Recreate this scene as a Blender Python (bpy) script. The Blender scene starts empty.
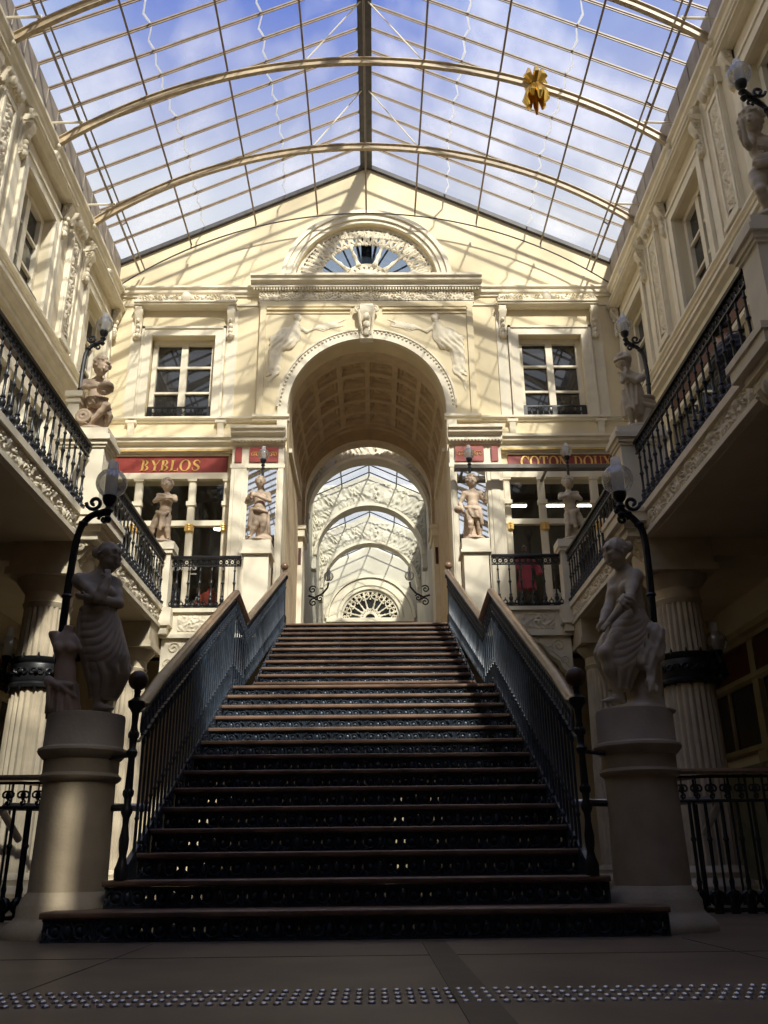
import bpy, bmesh, math, random
import numpy as np
from mathutils import Vector, Matrix
from mathutils.geometry import tessellate_polygon
random.seed(7); rng = np.random.RandomState(11)
PI = math.pi
SC = bpy.context.scene
COL = SC.collection

# ------------------------------------------------------------------ materials
def mat(name, col, rough=.6, metal=0., var=.12, nscale=6., bump=0., spec=.4, col2=None, detail=6.):
    m = bpy.data.materials.new(name); m.use_nodes = True
    nt = m.node_tree; b = nt.nodes['Principled BSDF']
    b.inputs['Roughness'].default_value = rough
    b.inputs['Metallic'].default_value = metal
    b.inputs['Specular IOR Level'].default_value = spec
    tc = nt.nodes.new('ShaderNodeTexCoord')
    n = nt.nodes.new('ShaderNodeTexNoise'); n.inputs['Scale'].default_value = nscale
    n.inputs['Detail'].default_value = detail
    nt.links.new(tc.outputs['Object'], n.inputs['Vector'])
    r = nt.nodes.new('ShaderNodeValToRGB')
    c2 = col2 or tuple(max(0, c*(1-var*2)) for c in col)
    r.color_ramp.elements[0].position = .32; r.color_ramp.elements[0].color = (*c2, 1)
    r.color_ramp.elements[1].position = .62; r.color_ramp.elements[1].color = (*col, 1)
    nt.links.new(n.outputs['Fac'], r.inputs['Fac'])
    nt.links.new(r.outputs['Color'], b.inputs['Base Color'])
    if bump:
        n2 = nt.nodes.new('ShaderNodeTexNoise'); n2.inputs['Scale'].default_value = nscale*9
        nt.links.new(tc.outputs['Object'], n2.inputs['Vector'])
        bp = nt.nodes.new('ShaderNodeBump'); bp.inputs['Strength'].default_value = bump
        bp.inputs['Distance'].default_value = .01
        nt.links.new(n2.outputs['Fac'], bp.inputs['Height'])
        nt.links.new(bp.outputs['Normal'], b.inputs['Normal'])
    return m

M = {}
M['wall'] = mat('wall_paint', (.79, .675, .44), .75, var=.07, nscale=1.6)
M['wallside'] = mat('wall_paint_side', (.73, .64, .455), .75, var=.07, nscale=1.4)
M['trim'] = mat('trim_paint', (.83, .755, .585), .65, var=.06, nscale=4)
M['relief'] = mat('relief_stone', (.80, .715, .54), .7, var=.1, nscale=9)
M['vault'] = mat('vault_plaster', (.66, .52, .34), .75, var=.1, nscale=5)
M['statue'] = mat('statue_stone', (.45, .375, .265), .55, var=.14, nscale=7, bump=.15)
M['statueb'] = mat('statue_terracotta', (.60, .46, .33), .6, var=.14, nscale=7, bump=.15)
M['statuebounce'] = mat('statue_stone_bounce_lit', (.62, .53, .385), .55, var=.12, nscale=7, bump=.15)  # lighter copy of the statue stone: bounced light put into the colour
M['hallpaint'] = mat('hall_paint', (.70, .655, .53), .75, var=.14, nscale=1.1)
M['pedestal'] = mat('pedestal_stone', (.46, .385, .27), .65, var=.10, nscale=5, bump=.2)
M['column'] = mat('column_stone', (.62, .53, .38), .7, var=.10, nscale=5, bump=.2)
M['iron'] = mat('black_iron', (.016, .017, .019), .38, metal=.0, var=.2, nscale=12, spec=.5)
M['ironblue'] = mat('stair_iron', (.050, .068, .095), .34, metal=.2, var=.25, nscale=14, spec=.6)
M['rail'] = mat('handrail_wood', (.24, .15, .085), .28, var=.2, nscale=8, spec=.6)
M['railiron'] = mat('railing_cap', (.020, .018, .018), .4, var=.2, nscale=8)
M['tread'] = mat('tread_wood', (.20, .12, .075), .5, var=.22, nscale=5)
M['treadedge'] = mat('tread_wood_edge', (.19, .115, .075), .35, var=.22, nscale=5)
M['red'] = mat('red_panel', (.30, .045, .035), .45, var=.12, nscale=5)
M['darkred'] = mat('dark_red_band', (.09, .02, .016), .5, var=.15, nscale=5)
M['gold'] = mat('gold_leaf', (.85, .55, .18), .35, metal=.5, var=.12, nscale=9)
M['gilt'] = mat('gilded_metal', (.80, .50, .10), .28, metal=.9, var=.15, nscale=12)
M['giltmould'] = mat('gilded_moulding', (.66, .48, .20), .5, metal=.2, var=.12, nscale=12)
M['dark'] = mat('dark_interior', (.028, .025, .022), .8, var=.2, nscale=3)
M['rafter'] = mat('roof_bar_paint', (.27, .20, .13), .5, var=.15, nscale=9)
M['rib'] = mat('roof_rib_paint', (.50, .39, .24), .45, var=.15, nscale=9)
M['ridge'] = mat('ridge_lead', (.075, .07, .07), .55, var=.2, nscale=7)
M['lead'] = mat('eave_lead', (.33, .28, .22), .6, var=.15, nscale=4)
M['shopgreen'] = mat('shop_panel_paint', (.20, .20, .125), .6, var=.15, nscale=4)
M['pink'] = mat('pink_cotton', (.85, .12, .25), .8, var=.1, nscale=8)
M['white'] = mat('white_cotton', (.80, .78, .74), .8, var=.06, nscale=8)
M['navy'] = mat('navy_cotton', (.03, .04, .09), .8, var=.1, nscale=8)
M['jacket'] = mat('dark_padded_jacket', (.028, .030, .040), .5, var=.2, nscale=12)
M['skin'] = mat('skin', (.55, .36, .26), .5, var=.05, nscale=8)
M['hairdark'] = mat('dark_hair', (.03, .022, .016), .5, var=.2, nscale=20)
M['wood'] = mat('dark_wood', (.10, .055, .03), .45, var=.2, nscale=6)
M['steel'] = mat('brushed_steel', (.62, .60, .57), .30, metal=.8, var=.1, nscale=9)
M['awning'] = mat('awning_housing', (.17, .15, .125), .5, var=.1, nscale=5)

def mirror_mat():
    m = bpy.data.materials.new('mirror_glass'); m.use_nodes = True
    b = m.node_tree.nodes['Principled BSDF']
    b.inputs['Base Color'].default_value = (.86, .88, .88, 1); b.inputs['Metallic'].default_value = 1
    b.inputs['Roughness'].default_value = .02
    return m
M['mirror'] = mirror_mat()

def pane_mat(name, col=(.02, .022, .024), rough=.03, spec=.9):
    m = bpy.data.materials.new(name); m.use_nodes = True
    b = m.node_tree.nodes['Principled BSDF']
    b.inputs['Base Color'].default_value = (*col, 1); b.inputs['Roughness'].default_value = rough
    b.inputs['Specular IOR Level'].default_value = spec; b.inputs['IOR'].default_value = 1.6
    return m
M['pane'] = pane_mat('window_glass')  # opaque near-black glass; the unlit room's dark is in its colour

def thin_glass(name, tint, gloss, rough=.02, haze=0., hscale=1.2, hazecol=(.9, .9, .9), stretch=(1, 1, 1), lo=.45, hi=.7, base_haze=0.):
    """thin sheet of glass: see-through, a little mirror, patches of milky dirt"""
    m = bpy.data.materials.new(name); m.use_nodes = True
    nt = m.node_tree; nt.nodes.clear()
    out = nt.nodes.new('ShaderNodeOutputMaterial')
    tr = nt.nodes.new('ShaderNodeBsdfTransparent'); tr.inputs[0].default_value = (*tint, 1)
    gl = nt.nodes.new('ShaderNodeBsdfGlossy'); gl.inputs['Roughness'].default_value = rough
    lw = nt.nodes.new('ShaderNodeLayerWeight'); lw.inputs[0].default_value = .25
    mul = nt.nodes.new('ShaderNodeMath'); mul.operation = 'MULTIPLY_ADD'
    mul.inputs[1].default_value = gloss; mul.inputs[2].default_value = gloss*.25; mul.use_clamp = True
    nt.links.new(lw.outputs['Fresnel'], mul.inputs[0])
    mx = nt.nodes.new('ShaderNodeMixShader')
    nt.links.new(mul.outputs[0], mx.inputs[0]); nt.links.new(tr.outputs[0], mx.inputs[1]); nt.links.new(gl.outputs[0], mx.inputs[2])
    last = mx
    if haze:
        tl = nt.nodes.new('ShaderNodeBsdfTranslucent'); tl.inputs[0].default_value = (*hazecol, 1)
        df = nt.nodes.new('ShaderNodeBsdfDiffuse'); df.inputs[0].default_value = (*hazecol, 1)
        m0 = nt.nodes.new('ShaderNodeMixShader'); m0.inputs[0].default_value = .35
        nt.links.new(tl.outputs[0], m0.inputs[1]); nt.links.new(df.outputs[0], m0.inputs[2])
        tc = nt.nodes.new('ShaderNodeTexCoord'); mp = nt.nodes.new('ShaderNodeMapping')
        mp.inputs['Scale'].default_value = stretch
        nz = nt.nodes.new('ShaderNodeTexNoise'); nz.inputs['Scale'].default_value = hscale; nz.inputs['Detail'].default_value = 4
        nt.links.new(tc.outputs['Object'], mp.inputs[0]); nt.links.new(mp.outputs[0], nz.inputs['Vector'])
        mr = nt.nodes.new('ShaderNodeMapRange'); mr.inputs[1].default_value = lo; mr.inputs[2].default_value = hi
        mr.inputs[3].default_value = base_haze; mr.inputs[4].default_value = haze
        nt.links.new(nz.outputs['Fac'], mr.inputs[0])
        m2 = nt.nodes.new('ShaderNodeMixShader')
        nt.links.new(mr.outputs[0], m2.inputs[0]); nt.links.new(mx.outputs[0], m2.inputs[1]); nt.links.new(m0.outputs[0], m2.inputs[2])
        last = m2
    nt.links.new(last.outputs[0], out.inputs[0])
    return m
M['roofglass'] = thin_glass('roof_glass', (.90, .93, .97), .05, .05, haze=.46, hscale=.55, stretch=(1, .8, 1), lo=.44, hi=.68, base_haze=.05)
M['hallglass'] = thin_glass('hall_roof_glass', (.85, .90, .93), .10, .05, haze=.35, hscale=.8, lo=.35, hi=.7, base_haze=.10)
M['shopglass'] = thin_glass('shop_glass', (.80, .82, .82), .22, .02)
M['fanglass'] = thin_glass('fanlight_glass', (.62, .68, .74), .15, .02)
M['globe'] = thin_glass('lamp_globe_glass', (.90, .90, .88), .65, .04, haze=.16, hscale=9, lo=.3, hi=.7, base_haze=.05)
M['lap'] = thin_glass('pane_lap_glass', (.7, .72, .72), .1, .1, haze=.9, hscale=3, lo=.2, hi=.6, base_haze=.8)
M['chimney'] = thin_glass('lamp_chimney_glass', (.92, .92, .90), .3, .1, haze=.85, hscale=9, lo=.2, hi=.6, base_haze=.75)

def emit(name, col, s):
    m = bpy.data.materials.new(name); m.use_nodes = True
    b = m.node_tree.nodes['Principled BSDF']
    b.inputs['Emission Color'].default_value = (*col, 1); b.inputs['Emission Strength'].default_value = s
    return m
M['spot'] = emit('ceiling_lamp_lens', (1, .88, .68), 9.)

def floor_mat():
    m = bpy.data.materials.new('floor_slabs'); m.use_nodes = True
    nt = m.node_tree; b = nt.nodes['Principled BSDF']
    tc = nt.nodes.new('ShaderNodeTexCoord')
    n = nt.nodes.new('ShaderNodeTexNoise'); n.inputs['Scale'].default_value = 2.2; n.inputs['Detail'].default_value = 8
    nt.links.new(tc.outputs['Object'], n.inputs['Vector'])
    r = nt.nodes.new('ShaderNodeValToRGB')
    r.color_ramp.elements[0].position = .3; r.color_ramp.elements[0].color = (.12, .088, .058, 1)
    r.color_ramp.elements[1].position = .7; r.color_ramp.elements[1].color = (.20, .148, .098, 1)
    nt.links.new(n.outputs['Fac'], r.inputs['Fac'])
    nt.links.new(r.outputs['Color'], b.inputs['Base Color'])
    b.inputs['Roughness'].default_value = .42
    n2 = nt.nodes.new('ShaderNodeTexNoise'); n2.inputs['Scale'].default_value = 60
    nt.links.new(tc.outputs['Object'], n2.inputs['Vector'])
    bp = nt.nodes.new('ShaderNodeBump'); bp.inputs['Strength'].default_value = .12; bp.inputs['Distance'].default_value = .005
    nt.links.new(n2.outputs['Fac'], bp.inputs['Height']); nt.links.new(bp.outputs['Normal'], b.inputs['Normal'])
    return m
M['floor'] = floor_mat()
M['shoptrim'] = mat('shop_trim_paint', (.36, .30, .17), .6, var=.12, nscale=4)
M['floorband'] = mat('floor_band_stone', (.075, .055, .04), .45, var=.2, nscale=5)

# ------------------------------------------------------------------ mesh building
def origin_of(o):
    v = Vector((0, 0, 0))
    while o is not None:
        v += o.location; o = o.parent
    return v

class MB:
    def __init__(s): s.v = []; s.f = []
    def add(s, vs, fs):
        o = len(s.v); s.v.extend([tuple(map(float, p)) for p in vs]); s.f.extend([tuple(i+o for i in q) for q in fs]); return s
    def box(s, x0, x1, y0, y1, z0, z1):
        return s.add([(x0,y0,z0),(x1,y0,z0),(x1,y1,z0),(x0,y1,z0),(x0,y0,z1),(x1,y0,z1),(x1,y1,z1),(x0,y1,z1)],
                     [(0,3,2,1),(4,5,6,7),(0,1,5,4),(1,2,6,5),(2,3,7,6),(3,0,4,7)])
    def bbox(s, x0, x1, y0, y1, z0, z1, b=.008):
        """box with chamfered long edges (octagonal section along its longest axis)"""
        d = [abs(x1-x0), abs(y1-y0), abs(z1-z0)]; a = d.index(max(d))
        lo = [min(x0,x1), min(y0,y1), min(z0,z1)]; hi = [max(x0,x1), max(y0,y1), max(z0,z1)]
        u, w = [i for i in range(3) if i != a]
        b = min(b, (hi[u]-lo[u])*.45, (hi[w]-lo[w])*.45)
        P = [(lo[u]+b,lo[w]),(hi[u]-b,lo[w]),(hi[u],lo[w]+b),(hi[u],hi[w]-b),(hi[u]-b,hi[w]),(lo[u]+b,hi[w]),(lo[u],hi[w]-b),(lo[u],lo[w]+b)]
        return s.prism(P, 'xyz'[a], lo[a], hi[a])
    def prism(s, P, axis, a, b):
        n = len(P)
        def p3(q, t):
            return {'x': (t, q[0], q[1]), 'y': (q[0], t, q[1]), 'z': (q[0], q[1], t)}[axis]
        vs = [p3(q, a) for q in P]+[p3(q, b) for q in P]
        fs = [(i, (i+1) % n, n+(i+1) % n, n+i) for i in range(n)]
        s.add(vs, fs)
        o = len(s.v)-2*n
        tri = tessellate_polygon([[Vector((q[0], q[1], 0)) for q in P]])
        for t in tri:
            s.f.append(tuple(o+i for i in t)); s.f.append(tuple(o+n+i for i in reversed(t)))
        return s
    def plate(s, loops, axis, a, b):
        """flat plate with holes: loops[0] outline, the rest holes"""
        def p3(q, t):
            return {'x': (t, q[0], q[1]), 'y': (q[0], t, q[1]), 'z': (q[0], q[1], t)}[axis]
        flat = [q for L in loops for q in L]; n = len(flat)
        vs = [p3(q, a) for q in flat]+[p3(q, b) for q in flat]; fs = []
        tri = tessellate_polygon([[Vector((q[0], q[1], 0)) for q in L] for L in loops])
        for t in tri: fs.append(tuple(t)); fs.append(tuple(n+i for i in reversed(t)))
        o = 0
        for L in loops:
            m = len(L)
            for i in range(m): fs.append((o+i, o+(i+1) % m, n+o+(i+1) % m, n+o+i))
            o += m
        return s.add(vs, fs)
    def lathe(s, prof, cx=0, cy=0, cz=0, n=14, flute=0, fd=.0):
        vs = []; fs = []
        for r, z in prof:
            for i in range(n):
                a = 2*PI*i/n
                rr = r*(1-fd*(1-abs(math.cos(a*flute/2)))) if flute else r
                vs.append((cx+rr*math.cos(a), cy+rr*math.sin(a), cz+z))
        m = len(prof)
        for j in range(m-1):
            for i in range(n):
                k = (i+1) % n
                fs.append((j*n+i, j*n+k, (j+1)*n+k, (j+1)*n+i))
        fs.append(tuple(reversed(range(n)))); fs.append(tuple((m-1)*n+i for i in range(n)))
        return s.add(vs, fs)
    def tube(s, pts, r, n=6, closed=False):
        pts = [Vector(p) for p in pts]; N = len(pts)
        rs = r if isinstance(r, (list, tuple)) else [r]*N
        vs = []; fs = []; up = None
        for i, p in enumerate(pts):
            if closed: t = pts[(i+1) % N]-pts[i-1]
            else: t = pts[min(i+1, N-1)]-pts[max(i-1, 0)]
            t.normalize()
            if up is None: up = Vector((0, 0, 1)) if abs(t.z) < .9 else Vector((1, 0, 0))
            e1 = t.cross(up)
            if e1.length < 1e-4: e1 = t.cross(Vector((0, 1, .3)))
            e1.normalize(); e2 = e1.cross(t).normalized(); up = e2
            for k in range(n):
                a = 2*PI*k/n
                vs.append(p+(e1*math.cos(a)+e2*math.sin(a))*rs[i])
        for i in range(N if closed else N-1):
            j = (i+1) % N
            for k in range(n):
                l = (k+1) % n
                fs.append((i*n+k, i*n+l, j*n+l, j*n+k))
        if not closed:
            fs.append(tuple(reversed(range(n)))); fs.append(tuple((N-1)*n+k for k in range(n)))
        return s.add(vs, fs)
    def sphere(s, c, r, n=14, m=9, sc=(1, 1, 1)):
        vs = [(c[0], c[1], c[2]-r*sc[2])]; fs = []
        for j in range(1, m):
            ph = -PI/2+PI*j/m
            for i in range(n):
                a = 2*PI*i/n
                vs.append((c[0]+r*sc[0]*math.cos(ph)*math.cos(a), c[1]+r*sc[1]*math.cos(ph)*math.sin(a), c[2]+r*sc[2]*math.sin(ph)))
        vs.append((c[0], c[1], c[2]+r*sc[2]))
        for i in range(n): fs.append((0, 1+(i+1) % n, 1+i))
        for j in range(m-2):
            for i in range(n):
                k = (i+1) % n; a = 1+j*n
                fs.append((a+i, a+k, a+n+k, a+n+i))
        l = len(vs)-1; a = 1+(m-2)*n
        for i in range(n): fs.append((a+i, a+(i+1) % n, l))
        return s.add(vs, fs)
    def sweep(s, prof, path, side=(1, 0, 0)):
        """closed profile [(side, up)] along a path"""
        path = [Vector(p) for p in path]; sd = Vector(side); n = len(prof); N = len(path); vs = []; fs = []
        for i, p in enumerate(path):
            a = (path[i]-path[i-1]).normalized() if i else (path[1]-path[0]).normalized()
            b = (path[i+1]-path[i]).normalized() if i < N-1 else a
            t = (a+b).normalized(); k = 1/max(.5, t.dot(a))
            u = sd.cross(t).normalized()
            if u.z < 0: u = -u
            for q in prof: vs.append(p+sd*q[0]+u*q[1]*k)
        for i in range(N-1):
            for k in range(n): fs.append((i*n+k, i*n+(k+1) % n, (i+1)*n+(k+1) % n, (i+1)*n+k))
        fs.append(tuple(reversed(range(n)))); fs.append(tuple((N-1)*n+k for k in range(n)))
        return s.add(vs, fs)
    def grid(s, P, solid=None):
        m, n = P.shape[:2]; vs = P.reshape(-1, 3); fs = []
        for i in range(m-1):
            for j in range(n-1): fs.append((i*n+j, i*n+j+1, (i+1)*n+j+1, (i+1)*n+j))
        return s.add(vs, fs)
    def build(s, name, m, parent=None, ang=38, recalc=True):
        me = bpy.data.meshes.new(name)
        o0 = origin_of(parent)
        me.from_pydata([(p[0]-o0.x, p[1]-o0.y, p[2]-o0.z) for p in s.v], [], s.f)
        if recalc:
            bm = bmesh.new(); bm.from_mesh(me); bmesh.ops.recalc_face_normals(bm, faces=bm.faces); bm.to_mesh(me); bm.free()
        me.polygons.foreach_set('use_smooth', [True]*len(me.polygons))
        me.set_sharp_from_angle(angle=math.radians(ang))
        me.materials.append(m if not isinstance(m, str) else M[m])
        o = bpy.data.objects.new(name, me); COL.objects.link(o)
        if parent is not None: o.parent = parent
        return o

def np_mesh(name, V, F, m, parent=None):
    me = bpy.data.meshes.new(name); o0 = origin_of(parent)
    V = np.asarray(V, dtype=float)-np.array([o0.x, o0.y, o0.z])
    me.from_pydata(V.tolist(), [], F.tolist())
    me.polygons.foreach_set('use_smooth', [True]*len(me.polygons))
    me.materials.append(M[m] if isinstance(m, str) else m)
    o = bpy.data.objects.new(name, me); COL.objects.link(o)
    if parent is not None: o.parent = parent
    return o

def tag(o, label, cat=None, group=None, kind=None):
    o['label'] = label
    if cat: o['category'] = cat
    if group: o['group'] = group
    if kind: o['kind'] = kind
    return o
def thing(name, loc, label, cat, group=None, kind=None):
    o = bpy.data.objects.new(name, None); COL.objects.link(o); o.location = loc
    o.empty_display_size = .1
    return tag(o, label, cat, group, kind)
def struct(o, label=None):
    o['kind'] = 'structure'
    if label: o['label'] = label
    return o
def copy_tree(o, parent=None):
    c = o.copy(); COL.objects.link(c); c.parent = parent
    for ch in [x for x in COL.objects if x.parent == o]: copy_tree(ch, c)
    return c
def arc(cx, cz, r, a0, a1, n=24):
    return [(cx+r*math.cos(math.radians(a0+(a1-a0)*i/n)), cz+r*math.sin(math.radians(a0+(a1-a0)*i/n))) for i in range(n+1)]
def rect(x0, x1, z0, z1): return [(x0, z0), (x1, z0), (x1, z1), (x0, z1)]
def spiral(c, e1, e2, r0, r1, a0, turns, n=14):
    c = Vector(c); e1 = Vector(e1); e2 = Vector(e2); out = []
    for i in range(n+1):
        t = i/n; a = a0+turns*2*PI*t; r = r0+(r1-r0)*t
        out.append(c+e1*r*math.cos(a)+e2*r*math.sin(a))
    return out

# carved foliage: a height field of scrolling vines and leaves; u along, v across (0..1), per unit of band height
def vine(u, v, per=1.7, seed=0):
    h = np.zeros_like(u)
    k0 = np.floor(u/per)
    for dk in (-1, 0, 1):
        k = k0+dk; c = (k+.5)*per; sg = np.where(np.mod(k, 2) == 0, 1., -1.)
        dx = u-c; dy = v-.5-.05*sg
        r = np.sqrt(dx*dx+dy*dy*1.1)+1e-6; ph = np.arctan2(dy*sg, dx)
        sp = np.cos(ph-r*15.)
        h = np.maximum(h, np.clip(sp*1.6, 0, 1)*np.exp(-(r/.47)**6)*(.55+.45*np.cos(ph*5+r*9)))
        h = np.maximum(h, np.exp(-(r/.11)**2)*1.1)
        for q in (-.5, .5):
            lx = u-(c+q*per*.98); ly = v-.5+q*.42*sg
            rr = np.sqrt(lx*lx+ly*ly); pp = np.arctan2(ly, lx)
            h = np.maximum(h, np.clip(1.15-rr/(.23+.09*np.cos(5*pp+q*9)), 0, 1)**.6*.9)
    lf = np.clip(np.sin(u*11+3*np.sin(v*6))*np.sin(v*12+3*np.sin(u*4.3))*1.6, 0, 1)*.5
    h = np.maximum(h, lf)*(.84+.16*np.sin(u*31+np.sin(v*23)*2)*np.sin(v*29+np.cos(u*17)))
    ed = np.clip(np.minimum(v, 1-v)/.06, 0, 1)
    return h*ed

def relief_band(mb, p0, du, dv, dn, L, H, depth, step=.012, per=1.7, sym=False, fn=None):
    """grid displaced by vine(); p0 corner, du/dv/dn unit vectors along, across, outward"""
    nu = max(8, int(L/step)); nv = max(6, int(H/step))
    U, Vv = np.meshgrid(np.linspace(0, 1, nu), np.linspace(0, 1, nv), indexing='ij')
    uu = U*L/H
    if sym: uu = np.abs(U-.5)*L/H
    h = (fn or vine)(uu, Vv, per)*depth
    P = np.array(p0)[None, None]+U[..., None]*L*np.array(du)+Vv[..., None]*H*np.array(dv)+h[..., None]*np.array(dn)
    mb.grid(P)
# ------------------------------------------------------------------ wall-frame helper: u along the wall, n outward, z up
class FR:
    def __init__(s, axis, wall, sgn, u0=0): s.a, s.w, s.s, s.u = axis, wall, sgn, u0
    def P(s, u, n, z):
        return (s.u+u, s.w+s.s*n, z) if s.a == 'x' else (s.w+s.s*n, s.u+u, z)
    def box(s, mb, u0, u1, n0, n1, z0, z1, b=0):
        p = s.P(u0, n0, z0); q = s.P(u1, n1, z1)
        a = [min(p[i], q[i]) for i in range(3)]; c = [max(p[i], q[i]) for i in range(3)]
        (mb.bbox if b else mb.box)(a[0], c[0], a[1], c[1], a[2], c[2], *([b] if b else [])); return mb
    def run(s, mb, u0, u1, z, prof):
        P = [(s.w+s.s*o, z+d) for o, d in prof]
        return mb.prism(P, s.a, s.u+u0, s.u+u1)
    def plate(s, mb, loops, n0, n1):
        L = [[(s.u+a, b) for a, b in l] for l in loops]
        return mb.plate(L, 'y' if s.a == 'x' else 'x', s.w+s.s*n0, s.w+s.s*n1)
    def side(s, mb, P, u0, u1):      # profile (n, z) extruded along u
        return mb.prism([(s.w+s.s*n, z) for n, z in P], s.a, s.u+u0, s.u+u1)
    def dirs(s):
        return ((1, 0, 0), (0, s.s, 0)) if s.a == 'x' else ((0, 1, 0), (s.s, 0, 0))
BACK = FR('x', 15., -1)
LEFT = FR('y', -5., 1)
RIGHT = FR('y', 5., -1)
EAVE = [(0,0),(.05,0),(.06,.05),(.10,.07),(.10,.13),(.19,.20),(.20,.27),(.25,.30),(.25,.36),(0,.38)]
EAVE2 = [(0,0),(.05,0),(.07,.04),(.12,.07),(.13,.12),(.18,.15),(.18,.21),(0,.23)]
SILL = [(0,0),(.04,.01),(.05,.04),(.09,.06),(.09,.10),(0,.12)]
LOWC = [(0,0),(.05,0),(.06,.04),(.12,.05),(.12,.13),(.20,.17),(.21,.22),(.25,.24),(.25,.29),(0,.33)]
def dentils(mb, fr, u0, u1, n0, n1, z0, z1, w=.04):
    n = int((u1-u0)/(2*w))
    for i in range(n):
        a = u0+(i+.5)*(u1-u0)/n
        fr.box(mb, a-w/2, a+w/2, n0, n1, z0, z1)

# ------------------------------------------------------------------ shell
b = MB().box(-5.4, 5.4, -3.2, 15.4, -.2, 0)
struct(b.build('floor', 'floor'), 'dark brown stone floor in front of the grand stairs')
b = MB()
for x, w in ((.40, .06), ): b.box(x-w, x+w, -2.9, 5.1, .0005, .003)
for x in (-1.05, 1.7, -2.5): b.box(x-.002, x+.002, -2.9, 5.1, .0005, .002)
for y in (4.35,): b.box(-4.9, 4.9, y-.002, y+.002, .0005, .002)
struct(b.build('trim_1', 'floorband'), 'dark stone bands and joints in the floor')

WZ0, WZ1 = 8.26, 10.02
o = MB()
outer = [(-5.1, 0), (5.1, 0), (5.1, 11.75), (0, 14.3), (-5.1, 11.75)]
holes = [rect(-4.22, -2.94, WZ0, WZ1), rect(2.98, 4.22, WZ0, WZ1),
         [(-1.5, 3.75), (1.5, 3.75)]+arc(0, 8.41, 1.5, 0, 180, 40),
         arc(0, 11.3, 1.45, 0, 180, 40), rect(-4.8, -2.5, 3.76, 7.0), rect(2.5, 4.8, 3.76, 7.0)]
BACK.plate(o, [outer]+holes, 0, -.4)
struct(o.build('wall_back', 'wall'), 'cream end wall with gable, tall arch and fanlight')

# rear wall behind the viewer, made dark and low to steer light, slot added
o = MB(); o.plate([[(-5.1, 0), (5.1, 0), (5.1, 11.75), (4.3, 12.15), (-4.3, 12.15), (-5.1, 11.75)], rect(1.455, 1.63, 8.38, 9.30)], 'y', -3.2, -3.0)  # slot added to throw the strip of sun on the left pedestal
struct(o.build('wall_rear', 'wood'), 'end wall behind the viewer')

g = MB(); g.plate([[(-4.3, 12.15), (4.3, 12.15), (0, 14.3)]], 'y', -3.1, -3.09)  # glass added where the wall was lowered to let sun through
struct(g.build('window_13', 'roofglass'), 'unseen glass gable added to let sun over the end wall behind the viewer')
UP = [14.0, 11.0, 8.0, 5.0]
for nm, fr in (('left', LEFT), ('right', RIGHT)):
    o = MB()
    loops = [[(-3.1, 0), (15.1, 0), (15.1, 11.8), (-3.1, 11.8)]]
    for c in UP: loops.append(rect(c-.6, c+.6, WZ0, WZ1))
    for c in (11.25, 8.0, 4.75): loops.append(rect(c-1.15, c+1.15, 3.95, 6.9))
    fr.plate(o, loops, 0, -.35)
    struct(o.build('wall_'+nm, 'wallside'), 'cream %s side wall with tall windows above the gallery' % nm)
    # mouldings of the side wall
    t = MB()
    fr.run(t, -3, 14.9, 10.86, EAVE2)
    fr.run(t, -3, 15, 8.13, SILL)
    fr.run(t, -3, 15, 7.46, LOWC)
    fr.box(t, -3, 15, 0, .03, 7.82, 8.1)
    fr.box(t, -3, 15, 0, .05, 6.95, 7.05)
    struct(t.build('trim_2' if nm == 'left' else 'trim_3', 'trim'), 'stepped cornice mouldings along the %s wall' % nm)
    l = MB(); fr.box(l, -3, 15, -.02, .02, 11.11, 11.82)
    for y in np.arange(14.4, -2.5, -.47): fr.box(l, y-.012, y+.012, .02, .03, 11.11, 11.8)
    struct(l.build('trim_4' if nm == 'left' else 'trim_5', 'lead'), 'grey lead fascia between cornice and glass roof, %s side' % nm)

# mouldings of the end wall
t = MB()
for s in (-1, 1):
    a, c = sorted((s*2.1, s*5.0))
    BACK.run(t, a, c, 10.93, [(0,0),(.03,0),(.04,.05),(.08,.07),(.09,.13),(.13,.16),(.13,.2),(0,.22)])
    BACK.box(t, a, c, 0, .025, 10.72, 10.76)
    a, c = sorted((s*1.66, s*5.0)); BACK.run(t, a, c, 8.12, SILL)
    a, c = sorted((s*2.35, s*5.0)); BACK.run(t, a, c, 7.46, LOWC)
    dentils(t, BACK, a, c, .05, .115, 7.49, 7.515+.02, .03)
    for u in (2.75, 4.43):     # small drop corbels under the sill course
        BACK.side(t, [(0, 7.86), (.02, 7.86), (.05, 7.95), (.045, 8.0), (.08, 8.06), (.09, 8.14), (0, 8.14)], s*u-.06, s*u+.06)
        BACK.box(t, s*u-.1, s*u+.1, 0, .095, 8.09, 8.14)
    a, c = sorted((s*1.5, s*1.72))
struct(t.build('trim_6', 'trim'), 'cream mouldings across the end wall')
t = MB()
for s in (-1, 1):
    a, c = sorted((s*2.5, s*5.0)); BACK.box(t, a, c, .1, .13, 7.475, 7.52)
struct(t.build('trim_7', 'giltmould'), 'gilded bead moulding above the shop signs')

# gable edge flashing and the thin wire arch on the gable
t = MB()
for s in (-1, 1):
    t.add([(0, 14.93, 14.30), (s*5.05, 14.93, 11.775), (s*5.05, 14.93, 11.68), (0, 14.93, 14.20),
           (0, 15.02, 14.30), (s*5.05, 15.02, 11.775), (s*5.05, 15.02, 11.68), (0, 15.02, 14.20)],
          [(0,1,2,3),(7,6,5,4),(0,4,5,1),(1,5,6,2),(2,6,7,3),(3,7,4,0)])
struct(t.build('trim_8', 'ridge'), 'dark metal flashing along the gable edge')

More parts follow.
